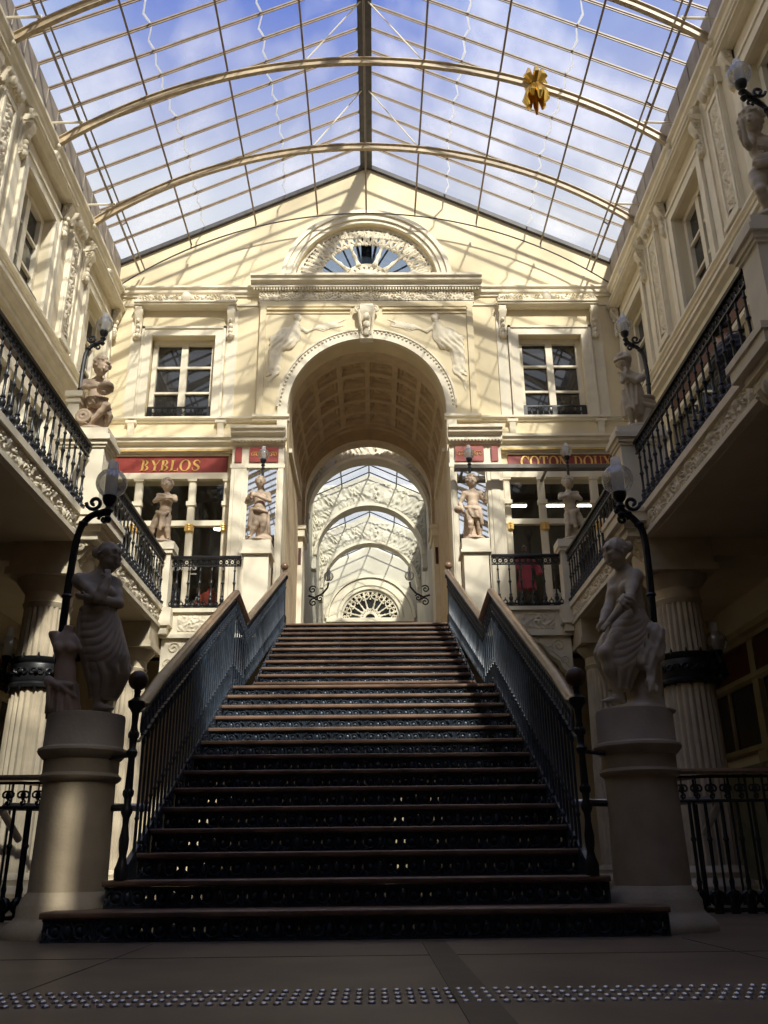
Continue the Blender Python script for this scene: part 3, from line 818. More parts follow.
# piers on the gallery edge that carry the statues
def pier(s, y, lab, w=.50, z1=5.0, zb=3.66, hw=.25, px_=3.17):
    g = thing('statue_pier', (s*px_, y, zb), lab, 'pier', 'square piers along the galleries')
    m = MB(); cx = s*px_
    m.box(cx-hw, cx+hw, y-w/2, y+w/2, zb, z1-.22); m.build('shaft', 'trim', g)
    m = MB()
    for e, a, b in ((.02, z1-.24, z1-.21), (.04, z1-.21, z1-.16), (.07, z1-.16, z1-.10), (.03, z1-.10, z1+.0)): m.box(cx-hw-e, cx+hw+e, y-w/2-e, y+w/2+e, a, b)
    m.build('cap', 'trim', g)
    m = MB()
    for e, a, b in ((.06, zb-.02, zb+.06), (.10, zb+.06, zb+.12), (.17, zb+.12, zb+.22), (.19, zb+.22, zb+.28), (.06, zb+.28, zb+.32)): m.box(cx-hw-e, cx+hw+e, y-w/2-e, y+w/2+e, a, b)
    m.build('base', 'trim', g)
    return g
PN = {9.22: 'middle of the gallery', 5.68: 'nearest the viewer'}
for s in (-1, 1):
    for y in (9.22, 5.68):
        pier(s, y, '%s gallery pier, %s' % (SIDE[s], PN[y]), .30, px_=3.17 if y > 6 else 3.30)
        bracket(s, y, 'carved scroll bracket under the %s gallery pier %s' % (SIDE[s], PN[y]))
    g = thing('corner_pier', (s*3.1, 13.0, 3.7), 'narrow white pier at the %s corner of gallery and landing' % SIDE[s], 'pier')
    m = MB(); cx = s*3.12
    m.box(cx-.13, cx+.13, 12.88, 13.12, 3.62, 4.86); m.build('shaft', 'trim', g)
    m = MB(); m.box(cx-.18, cx+.18, 12.83, 13.17, 4.86, 4.98); m.box(cx-.16, cx+.16, 12.85, 13.15, 4.80, 4.86); m.build('cap', 'trim', g)
    m = MB(); m.box(cx-.22, cx+.22, 12.80, 13.2, 3.66, 3.93); m.box(cx-.17, cx+.17, 12.84, 13.16, 3.54, 3.66); m.build('base', 'trim', g)
    g = thing('stair_head_pedestal', (s*1.68, 13.0, 3.75), 'broad white pedestal at the head of the stairs, %s side' % SIDE[s], 'pedestal')
    m = MB(); cx = s*1.68
    m.box(cx-.19, cx+.19, 12.86, 13.24, 3.85, 4.80); m.build('shaft', 'trim', g)
    m = MB(); m.box(cx-.215, cx+.215, 12.83, 13.27, 4.80, 5.0); m.box(cx-.235, cx+.235, 12.81, 13.29, 4.775, 4.82); m.build('cap', 'trim', g)
    m = MB(); m.box(cx-.225, cx+.225, 12.82, 13.28, 3.70, 3.85); m.build('base', 'trim', g)

# fluted columns with an iron collar
def column(s, y, lab, collar=True):
    cx = s*3.42
    g = thing('fluted_column', (cx, y, 0), lab, 'column', 'fluted stone columns under the galleries')
    m = MB(); m.lathe([(.275, .30), (.278, .8), (.27, 1.6), (.25, 2.5), (.238, 2.95)], cx, y, 0, 96, 24, .075); m.build('shaft', 'column', g)
    m = MB(); m.lathe([(.235, 2.93), (.25, 2.96), (.26, 2.985), (.245, 3.0), (.245, 3.10), (.26, 3.115), (.30, 3.17), (.34, 3.22), (.345, 3.25)], cx, y, 0, 32)
    m.box(cx-.37, cx+.37, y-.37, y+.37, 3.25, 3.33); m.box(cx-.34, cx+.34, y-.34, y+.34, 3.33, 3.62); m.build('capital', 'column', g)
    m = MB(); m.lathe([(.38, .10), (.39, .14), (.36, .19), (.32, .21), (.32, .23), (.335, .26), (.30, .30), (.28, .32)], cx, y, 0, 32); m.box(cx-.40, cx+.40, y-.40, y+.40, 0, .11); m.build('base', 'column', g)
    return g
def collar(s, y, lab):
    cx = s*3.42
    g = thing('iron_collar_lamp', (cx, y, 2.2), lab, 'lamp', 'globe lamps on iron column collars')
    m = MB(); m.lathe([(.255, 2.07), (.30, 2.08), (.305, 2.11), (.285, 2.13), (.285, 2.33), (.305, 2.35), (.31, 2.39), (.26, 2.40)], cx, y, 0, 32); m.build('collar', 'iron', g)
    m = MB(); m.lathe([(.288, 2.14), (.292, 2.15), (.292, 2.31), (.288, 2.32)], cx, y, 0, 32)
    n = 12
    for i in range(n):
        a = 2*PI*(i+.5)/n; e2 = Vector((-math.sin(a), math.cos(a), 0)); c = Vector((cx+.295*math.cos(a), y+.295*math.sin(a), 2.23))
        for q in (-1, 1): m.tube(spiral(c+e2*q*.035, e2*q, (0, 0, 1), .006, .045, PI*.5, 1.3, 12), .012, 5)
        m.sphere(c+Vector((math.cos(a), math.sin(a), 0))*.02, .022, 6, 5)
        m.tube([c+Vector((0, 0, -.14)), c+Vector((0, 0, -.19))], [.025, .004], 5)
        m.tube([c+Vector((0, 0, .14)), c+Vector((0, 0, .20))], [.022, .006], 5)
    m.build('scrollwork', 'iron', g)
    lx, ly = cx+s*.33, y-.08
    m = MB()
    m.tube([(cx+s*.28, ly, 2.12), (lx+s*.04, ly, 2.18), (lx+s*.02, ly, 2.30), (lx, ly, 2.40)], [.04, .045, .04, .03], 7)
    for q in (-1, 1): m.tube(spiral((lx, ly+q*.06, 2.22), (0, q, 0), (0, 0, 1), .01, .07, 0, 1.4, 14), .018, 5)
    m.lathe([(.02, 2.36), (.05, 2.40), (.055, 2.43), (.04, 2.44)], lx, ly, 0, 12); m.build('lamp_arm', 'iron', g)
    m = MB(); m.sphere((lx, ly, 2.535), .115, 20, 12); m.build('globe', 'globe', g)
    m = MB(); m.lathe([(.045, 2.44), (.045, 2.60), (.036, 2.72), (.034, 2.74)], lx, ly, 0, 14); m.build('glass_chimney', 'chimney', g)
CN = {12.75: 'at the landing corner', 9.35: 'in the middle of the gallery', 5.55: 'nearest the viewer'}
for s in (-1, 1):
    for y in (12.75, 9.35, 5.55) if s else ():
        column(s, y, '%s fluted column %s' % (SIDE[s], CN[y]))
    collar(s, 9.35, 'globe lamp on the black collar of the %s column' % SIDE[s])

# ------------------------------------------------------------------ gallery railings
def baluster_mesh():
    m = MB(); h = .66
    m.lathe([(.035, 0), (.042, .02), (.042, .05), (.022, .075), (.030, .10), (.034, .13), (.018, .16), (.026, .175), (.014, .20), (.012, .30), (.015, .36), (.026, .385), (.015, .41), (.013, .44), (.011, .56), (.020, .58), (.011, .60), (.011, h)], 0, 0, 0, 9)
    for k in range(4):
        a = PI/2*k; m.tube([(.03*math.cos(a), .03*math.sin(a), .05), (.055*math.cos(a), .055*math.sin(a), .035), (.05*math.cos(a), .05*math.sin(a), .0)], [.012, .012, .006], 4)
    o = m.build('baluster', 'iron'); me = o.data; bpy.data.objects.remove(o); return me
BAL = baluster_mesh()
def railing(p0, p1, lab, z0=3.96, z1=4.79):
    p0 = Vector((*p0, z0)); p1 = Vector((*p1, z0)); d = p1-p0; L = d.length; e = d/L; nrm = Vector((-e.y, e.x, 0))
    g = thing('gallery_railing', p0, lab, 'railing', 'black iron gallery railings')
    m = MB(); q = [(-.035, .03), (-.025, .045), (.025, .045), (.035, .03), (.03, .0), (-.03, 0)]
    m.sweep(q, [p0+Vector((0, 0, z1-z0-.045)), p1+Vector((0, 0, z1-z0-.045))], nrm); m.build('top_rail', 'railiron', g)
    m = MB()
    for zz, hh in ((.665, .014), (.0, .02)): m.sweep([(-.018, 0), (.018, 0), (.018, hh), (-.018, hh)], [p0+Vector((0, 0, zz)), p1+Vector((0, 0, zz))], nrm)
    n = max(2, round(L/.085)); w = L/n
    for i in range(n):
        c = p0+e*(i+.5)*w+Vector((0, 0, .732))
        m.tube([c+e*w*.42*math.cos(a)+Vector((0, 0, .042*math.sin(a))) for a in np.linspace(0, 2*PI, 9)[:-1]], .010, 4, closed=True)
        m.tube([c+e*w*.5+Vector((0, 0, -.05)), c+e*w*.5+Vector((0, 0, .05))], .008, 4)
        m.sphere(c, .014, 5, 4)
    m.build('scroll_band', 'iron', g)
    n = max(2, round(L/.165)); w = L/n
    for i in range(n):
        b = bpy.data.objects.new('baluster', BAL); COL.objects.link(b); b.parent = g; b.location = e*(i+.5)*w+Vector((0, 0, .01))
    m = MB(); m.tube([p0+Vector((0, 0, .04)), p1+Vector((0, 0, .04))], .010, 4)
    for i in range(n+1):
        c = p0+e*min(L-.02, max(.02, i*w))+Vector((0, 0, .075))
        m.tube([c+e*.03*math.cos(a)+Vector((0, 0, .03*math.sin(a))) for a in np.linspace(0, 2*PI, 8)[:-1]], .010, 4, closed=True)
        m.tube([c+Vector((0, 0, .03)), c+Vector((0, 0, .07))], [.012, .004], 4)
    m.build('bottom_ornament', 'iron', g)
for s in (-1, 1):
    railing((s*GX, 9.42), (s*GX, 12.86), '%s gallery railing between the middle pier and the landing corner' % SIDE[s])
    railing((s*GX, 5.86), (s*GX, 9.04), '%s gallery railing between the middle and near piers' % SIDE[s])
    a, c = sorted((s*1.93, s*2.98)); railing((a, 13.0), (c, 13.0), 'short landing railing facing the viewer, %s of the stairs' % SIDE[s])

# ------------------------------------------------------------------ staircase
R_ = .15; T1 = .309; T2 = .327; D1 = 5.206
def step_y(k): return D1+(k-1)*T1 if k <= 14 else 9.83+(k-15)*T2
def step_w(k): return {1: 1.69, 2: 1.46}.get(k, 1.36 if k <= 14 else 1.225)
stair = thing('grand_staircase', (0, D1, 0), 'wide grand staircase with wooden treads and pierced black iron risers', 'staircase')
RM = {}
def riser(w):
    m = MB(); h = R_-.035
    m.box(-w, w, -.006, .006, 0, .012); m.box(-w, w, -.006, .006, h-.012, h)
    n = round(2*w/.27); u = 2*w/n
    for i in range(n):
        c = -w+(i+.5)*u
        for s in (-1, 1):
            m.tube(spiral((c+s*u*.23, 0, h*.52), (s, 0, 0), (0, 0, 1), .008, h*.40, PI*.9, 1.45, 16), .0075, 4)
            m.tube([(c+s*u*.05, 0, h*.1), (c+s*u*.12, 0, h*.35), (c+s*u*.10, 0, h*.62), (c+s*u*.03, 0, h*.9)], [.006, .013, .012, .005], 4)
            m.tube([(c+s*u*.46, 0, h*.1), (c+s*u*.40, 0, h*.3), (c+s*u*.47, 0, h*.5), (c+s*u*.41, 0, h*.75), (c+s*u*.47, 0, h*.92)], [.01, .016, .008, .016, .008], 4)
            m.sphere((c+s*u*.23, -.004, h*.52), .016, 6, 5); m.sphere((c+s*u*.33, 0, h*.16), .015, 5, 4); m.sphere((c+s*u*.34, 0, h*.86), .014, 5, 4)
        m.sphere((c, -.004, h*.5), .018, 7, 5, (1, .7, 1.6))
        m.tube([(c+u/2, 0, 0), (c+u/2, 0, h)], .008, 4)
    loops = [rect(-w, w, 0, h)]
    for i in range(n):
        c = -w+(i+.5)*u
        for s in (-1, 1):
            q = c+s*u*.40; loops.append([(q-.006, h*.18), (q+.006, h*.22), (q+.004, h*.62), (q-.004, h*.58)])
        loops.append([(c-.008, h*.70), (c, h*.64), (c+.008, h*.70), (c, h*.78)])
    m.plate(loops, 'y', .012, .017)  # dark plate added to block light behind the riser; its holes leave glints
    o = m.build('riser', 'ironblue'); me = o.data; bpy.data.objects.remove(o); return me
for k in range(1, 26):
    w = step_w(k); y = step_y(k); z = k*R_
    y2 = step_y(k+1)+.04 if k < 25 else y+.25
    m = MB(); th = .034
    P = [(y2, z), (y+.012, z), (y+.003, z-.006), (y, z-.017), (y+.003, z-.028), (y+.012, z-th), (y2, z-th)]
    m.prism(P, 'x', -w, w); m.build('tread', 'tread', stair)
    if w not in RM: RM[w] = riser(w-.01)
    b = bpy.data.objects.new('riser', RM[w]); COL.objects.link(b); b.parent = stair; b.location = Vector((0, y+.035, (k-1)*R_))-Vector((0, D1, 0))
for s in (-1, 1):
    m = MB()
    a, c = sorted((s*1.355, s*1.385)); m.prism([(5.80, .02), (9.22, 1.70), (9.86, 1.74), (9.86, 2.08), (9.16, 2.10), (5.56, .34), (5.56, .02)], 'x', a, c)
    a, c = sorted((s*1.222, s*1.25)); m.prism([(9.8, 1.78), (13.1, 3.36), (13.1, 3.76), (9.84, 2.20), (9.8, 2.1)], 'x', a, c)
    a, c = sorted((s*1.222, s*1.385)); m.box(a, c, 9.78, 9.84, 1.72, 2.1)
    # cast scrolls on the step ends
    for k in range(3, 15):
        for q in (0, 1):
            m.tube(spiral((s*1.35, step_y(k)+.08+.13*q, k*R_+.035), (0, 1, 0), (0, 0, 1), .006, .035, 0, 1.3, 10), .009, 4)
    for k in range(15, 25):
        for q in (0, 1):
            m.tube(spiral((s*1.215, step_y(k)+.08+.13*q, k*R_+.035), (0, 1, 0), (0, 0, 1), .006, .035, 0, 1.3, 10), .009, 4)
    m.build('stringer', 'ironblue', stair)
# balustrades
def noseline(y):
    if y < 9.225: return (y-D1)/T1*R_+R_
    if y < 9.83: return 2.1
    return 2.25+(y-9.83)/T2*R_
HRP = [(1.365, 5.58, 1.285), (1.365, 5.70, 1.305), (1.365, 5.85, 1.385), (1.365, 6.1, 1.53), (1.37, 9.2, 3.055), (1.33, 9.78, 2.90), (1.235, 13.02, 4.50)]
def rail_z(y):
    for (x0, y0, z0), (x1, y1, z1) in zip(HRP, HRP[1:]):
        if y0 <= y <= y1: t = (y-y0)/(y1-y0); return x0+(x1-x0)*t, z0+(z1-z0)*t
    return HRP[-1][0], HRP[-1][2]
for s in (-1, 1):
    g = thing('stair_balustrade', (s*1.37, 5.55, .3), '%s stair balustrade of thin iron bars under a brown handrail' % SIDE[s], 'balustrade')
    path = [(s*x, y, z) for x, y, z in HRP]
    prof = [(.042*math.cos(a), .030+.03*math.sin(a)) for a in np.linspace(0, 2*PI, 13)[:-1]]
    m = MB(); m.sweep(prof, path, (1, 0, 0)); m.build('handrail', 'rail', g)
    m = MB()
    for dz, r in ((-.015, .012), (-.20, .010)):
        m.tube([(p[0], p[1], p[2]+dz) for p in path], r, 5)
    yy = 5.75
    while yy < 13.0:
        x, z = rail_z(yy); x2, z2 = rail_z(yy+.075)
        e = Vector((s*(x2-x), .075, z2-z)).normalized(); c = Vector((s*x, yy, z-.105))
        m.tube([c+e*.036*math.cos(a)+Vector((0, 0, .07*math.sin(a))) for a in np.linspace(0, 2*PI, 10)[:-1]], .010, 4, closed=True)
        m.tube(spiral(c, e, (0, 0, 1), .004, .03, 0, 1.2, 8), .008, 4)
        m.sphere(c+e*.04, .017, 5, 4); m.tube([c+e*.04+Vector((0, 0, -.09)), c+e*.04+Vector((0, 0, -.14))], [.020, .005], 5)
        yy += .082
    m.build('scroll_band', 'ironblue', g)
    yy = 5.80
    while yy < 12.98:
        x, z = rail_z(yy); zb = noseline(yy)-.03
        m = MB(); zt = z-.20; H = zt-zb
        m.lathe([(.016, 0), (.016, .03), (.010, .05), (.0095, H*.3), (.016, H*.32), (.0095, H*.34), (.0085, H*.9), (.015, H*.93), (.009, H)], s*x, yy, zb, 6)
        m.build('baluster', 'ironblue', g)
        yy += .103 if yy < 9.2 else .109
    # newel at the foot
    n = MB(); nx, ny = s*1.365, 5.55
    n.lathe([(.085, .30), (.09, .33), (.09, .36), (.06, .40), (.045, .43), (.06, .47), (.065, .52), (.05, .56), (.04, .60), (.045, .64), (.075, .67), (.075, .69), (.045, .72), (.055, .78), (.048, .90), (.043, .98), (.07, 1.0), (.075, 1.02), (.045, 1.04), (.05, 1.08), (.058, 1.12), (.04, 1.18), (.05, 1.25), (.075, 1.27), (.11, 1.29), (.115, 1.32), (.07, 1.335), (.045, 1.345), (.04, 1.37), (.05, 1.385), (.04, 1.40)], nx, ny, 0, 14)
    n.v = [(nx+(p[0]-nx)*.46, ny+(p[1]-ny)*.46, p[2]) for p in n.v]
    for a in np.linspace(0, 2*PI, 7)[:-1]:
        for zz in (.78, 1.12): n.sphere((nx+.023*math.cos(a), ny+.023*math.sin(a), zz), .012, 6, 5, (1, 1, 2))
    no = n.build('newel_post', 'iron', g)
    n = MB(); n.sphere((nx, ny, 1.452), .062, 18, 12); n.build('ball_finial', 'wood', no)
    n = MB(); n.tube([(nx, ny, 1.0), (s*1.52, 5.62, .99)], .013, 6); n.build('tie_rod', 'iron', no)
    n = MB(); n.tube([(nx, ny, .70), (s*1.6, 5.85, .71)], .022, 6); n.build('tie_rod', 'iron', no)
    n = MB(); hx = s*1.27; n.lathe([(.05, 3.75), (.05, 3.85), (.03, 3.9), (.028, 4.42), (.06, 4.46), (.06, 4.50), (.03, 4.53), (.026, 4.58), (.02, 4.6)], hx, 13.12, 0, 12)
    no = n.build('newel_post', 'iron', g)
    n = MB(); n.sphere((hx, 13.12, 4.655), .062, 14, 10); n.build('ball_finial', 'rail', no)

# ------------------------------------------------------------------ pedestals at the foot of the stairs
for s in (-1, 1):
    cx, cy = (-1.715 if s < 0 else 1.755), 5.72
    g = thing('drum_pedestal', (cx, cy, 0), 'round stone statue pedestal at the foot of the stairs, %s side' % SIDE[s], 'pedestal', 'round pedestals at the foot of the stairs')
    m = MB(); m.lathe([(.225, .235), (.220, .5), (.214, .86)], cx, cy, 0, 48); m.build('shaft', 'pedestal', g)
    m = MB(); m.lathe([(.212, .85), (.224, .855), (.243, .87), (.247, .885), (.232, .90), (.226, .905), (.226, .985), (.236, .99), (.263, 1.02), (.270, 1.035), (.266, 1.05), (.244, 1.06), (.240, 1.065), (.238, 1.24), (.234, 1.26), (.19, 1.265)], cx, cy, 0, 48); m.build('cap', 'pedestal', g)
    m = MB(); m.lathe([(.345, -.01), (.35, .02), (.33, .06), (.29, .09), (.275, .11), (.273, .165), (.262, .18), (.255, .20), (.243, .215), (.225, .24), (.18, .245)], cx, cy, 0, 48); m.build('base', 'pedestal', g)

# low railings at the sides with tube handrails behind
for s in (-1, 1):
    a, c = 1.98, 4.95; y = 7.2
    g = thing('low_railing', (s*a, y, 0), 'low black railing with scroll band behind the %s pedestal' % SIDE[s], 'railing')
    m = MB(); lo, hi = sorted((s*a, s*c))
    m.sweep([(-.03, .0), (.03, 0), (.035, .02), (.02, .04), (-.02, .04), (-.035, .02)], [(lo, y, 1.0), (hi, y, 1.0)], (0, 1, 0)); m.build('top_rail', 'rail', g)
    m = MB()
    for zz in (.98, .80): m.tube([(lo, y, zz), (hi, y, zz)], .011, 5)
    n = 26; w = (c-a)/n
    for i in range(n):
        x = lo+(i+.5)*w; m.tube([(x, y, .80), (x, y, .98)], .006, 4)
        for q in (-1, 1): m.tube(spiral((x+q*.02, y, .89), (q, 0, 0), (0, 0, 1), .006, .038, PI/2, 1.4, 12), .008, 4)
        m.tube(spiral((x, y, .835), (1, 0, 0), (0, 0, 1), .005, .025, 0, 1.2, 8), .007, 4)
    m.build('scroll_band', 'iron', g)
    n = 24; w = (c-a)/n
    me = None
    for i in range(n):
        x = lo+(i+.5)*w
        if me is None:
            m = MB(); m.lathe([(.035, .0), (.038, .05), (.022, .09), (.030, .13), (.016, .18), (.022, .22), (.013, .26), (.015, .50), (.024, .52), (.015, .54), (.013, .80)], 0, 0, 0, 10)
            for k in range(5): m.tube(spiral((0, 0, .12), (math.cos(k*1.256), math.sin(k*1.256), 0), (0, 0, 1), .02, .075, 0, .8, 8), .012, 4)
            b0 = m.build('baluster', 'iron'); me = b0.data; bpy.data.objects.remove(b0)
        b = bpy.data.objects.new('baluster', me); COL.objects.link(b); b.parent = g; b.location = (x-s*a, 0, 0)
    m = MB(); m.box(lo, hi, y-.02, y+.02, .01, .04); m.build('bottom_rail', 'iron', g)
    g = thing('tube_handrail', (s*2.2, 7.75, 0), 'round metal tube handrail behind the low %s railing' % SIDE[s], 'handrail')
    m = MB(); m.tube([(s*1.75, 7.7, .82), (s*2.6, 7.72, .83), (s*2.95, 7.75, .84), (s*3.05, 7.95, .82), (s*3.05, 8.4, .6)], .032, 10); m.build('tube', 'steel', g)
    m = MB()
    for x in (1.85, 2.15, 2.45, 2.75): m.lathe([(.05, 0), (.05, .02), (.014, .03), (.014, .82)], s*x, 7.72, 0, 8)
    m.build('posts', 'iron', g)
    g = thing('sloping_handrail', (s*3.2, 8.6, 0), 'sloping wooden handrail of the side stairs, %s side' % SIDE[s], 'handrail')
    m = MB(); m.sweep([(-.03, 0), (.03, 0), (.03, .03), (-.03, .03)], [(s*2.3, 8.5, .98), (s*4.9, 8.5, 1.28)], (0, 1, 0)); m.build('rail', 'rail', g)
    m = MB()
    for i in range(16):
        x = 2.4+i*.16; m.lathe([(.02, 0), (.012, .05), (.012, .98+.115*(x-2.3))], s*x, 8.5, 0, 6)
    m.build('bars', 'iron', g)

# ------------------------------------------------------------------ tactile studs on the floor
m = MB(); m.lathe([(.0125, 0), (.0120, .004), (.0085, .0075), (.002, .009)], 0, 0, 0, 12); st = m.build('tactile_stud', 'steel')
sm = st.data; bpy.data.objects.remove(st)
for r in range(4):
    for i in range(-33, 36):
        x = .13+i*.0395; y = 3.20-r*.088
        b = bpy.data.objects.new('tactile_stud', sm); COL.objects.link(b); b.location = (x, y, 0)
        tag(b, 'small round metal warning stud in the strip on the floor', 'stud', 'tactile studs across the floor')
# ------------------------------------------------------------------ lettering (thick and thin serif capitals)
def ell(cx, cy, rx, ry, a0, a1, n=18):
    return [(cx+rx*math.cos(math.radians(a0+(a1-a0)*i/n)), cy+ry*math.sin(math.radians(a0+(a1-a0)*i/n))) for i in range(n+1)]
def bowl(cx, cy, rx, ry, ix, iy, a0=90, a1=-90): return [ell(cx, cy, rx, ry, a0, a1)+ell(cx, cy, ix, iy, a1, a0)]
def bar_(x0, x1, y0, y1): return [[(x0, y0), (x1, y0), (x1, y1), (x0, y1)]]
def stem(x, w=.17, top=True, bot=True):
    P = [bar_(x, x+w, 0, 1)[0]]
    r = [P]
    if top: r.append(bar_(x-.09, x+w+.09, .955, 1))
    if bot: r.append(bar_(x-.09, x+w+.09, 0, .045))
    return r
def quad(a, b, w): return [[(a[0]-w/2, a[1]), (a[0]+w/2, a[1]), (b[0]+w/2, b[1]), (b[0]-w/2, b[1])]]
def glyph(ch):
    if ch == 'B': return stem(.1)+[bowl(.25, .75, .34, .25, .19, .205), bowl(.25, .265, .42, .265, .26, .215), bar_(.1, .3, .955, 1), bar_(.1, .3, 0, .045), bar_(.2, .32, .49, .535)], .78
    if ch == 'D': return stem(.1)+[bowl(.28, .5, .50, .5, .33, .455), bar_(.1, .3, .955, 1), bar_(.1, .3, 0, .045)], .88
    if ch == 'L': return stem(.1)+[bar_(.1, .66, 0, .05), [[(.58, 0), (.68, 0), (.70, .28), (.66, .28)]]], .76
    if ch == 'O':
        return [[ell(.46, .5, .44, .52, 0, 360, 30)[:-1], ell(.46, .5, .27, .465, 0, 360, 30)[:-1]]], .94
    if ch == 'C': return [[ell(.48, .5, .44, .52, 38, 322, 26)+ell(.50, .5, .28, .465, 322, 38, 26)], [[(.80, .66), (.84, .66), (.86, 1.0), (.82, 1.0)]]], .90
    if ch == 'Y': return [quad((.10, 1), (.40, .46), .19), quad((.72, 1), (.43, .46), .06), bar_(.32, .49, 0, .5), bar_(.22, .59, 0, .045), bar_(-.06, .28, .955, 1), bar_(.58, .86, .955, 1)], .82
    if ch == 'T': return stem(.32, .17, False)+[bar_(.02, .80, .95, 1), [[(.02, 1), (.02, .72), (.06, .72), (.12, .96)]], [[(.80, 1), (.80, .72), (.76, .72), (.70, .96)]]], .84
    if ch == 'N': return [bar_(.14, .20, 0, 1), bar_(.72, .78, 0, 1), quad((.14, 1), (.72, 0), .20), bar_(.03, .31, 0, .045), bar_(.0, .2, .955, 1), bar_(.61, .89, .955, 1)], .92
    if ch == 'U': return [bar_(.12, .29, .3, 1), bar_(.69, .75, .3, 1), [ell(.435, .3, .315, .32, 180, 360)+ell(.49, .3, .20, .26, 360, 180)], bar_(.03, .38, .955, 1), bar_(.60, .84, .955, 1)], .88
    if ch == 'X': return [quad((.2, 1), (.72, 0), .20), quad((.74, 1), (.16, 0), .06), bar_(.04, .36, .955, 1), bar_(.6, .88, .955, 1), bar_(.04, .3, 0, .045), bar_(.56, .90, 0, .045)], .92
    if ch == 'S':
        sp = [(.68, .70), (.66, .86), (.50, .965), (.30, .93), (.19, .78), (.27, .62), (.46, .50), (.62, .37), (.66, .22), (.52, .06), (.30, .04), (.16, .16), (.12, .32)]
        w = [.02, .03, .03, .05, .08, .09, .10, .09, .08, .05, .03, .03, .02]
        L = []; R = []
        for i, p in enumerate(sp):
            a = sp[max(0, i-1)]; b = sp[min(len(sp)-1, i+1)]; dx, dy = b[0]-a[0], b[1]-a[1]; l = math.hypot(dx, dy)
            L.append((p[0]-dy/l*w[i], p[1]+dx/l*w[i])); R.append((p[0]+dy/l*w[i], p[1]-dx/l*w[i]))
        return [[L+R[::-1]]], .80
    return [], .5
def lettering(text, fr, u0, u1, z0, h, n0, n1, m, parent, slant=.0):
    tot = sum(glyph(c)[1] for c in text); sx = (u1-u0)/tot; x = u0; mb = MB()
    for c in text:
        shapes, w = glyph(c)
        for loops in shapes:
            fr.plate(mb, [[(x+(p[0]+slant*p[1])*sx, z0+p[1]*h) for p in l] for l in loops], n0, n1)
        x += w*sx
    return mb.build('lettering', m, parent)

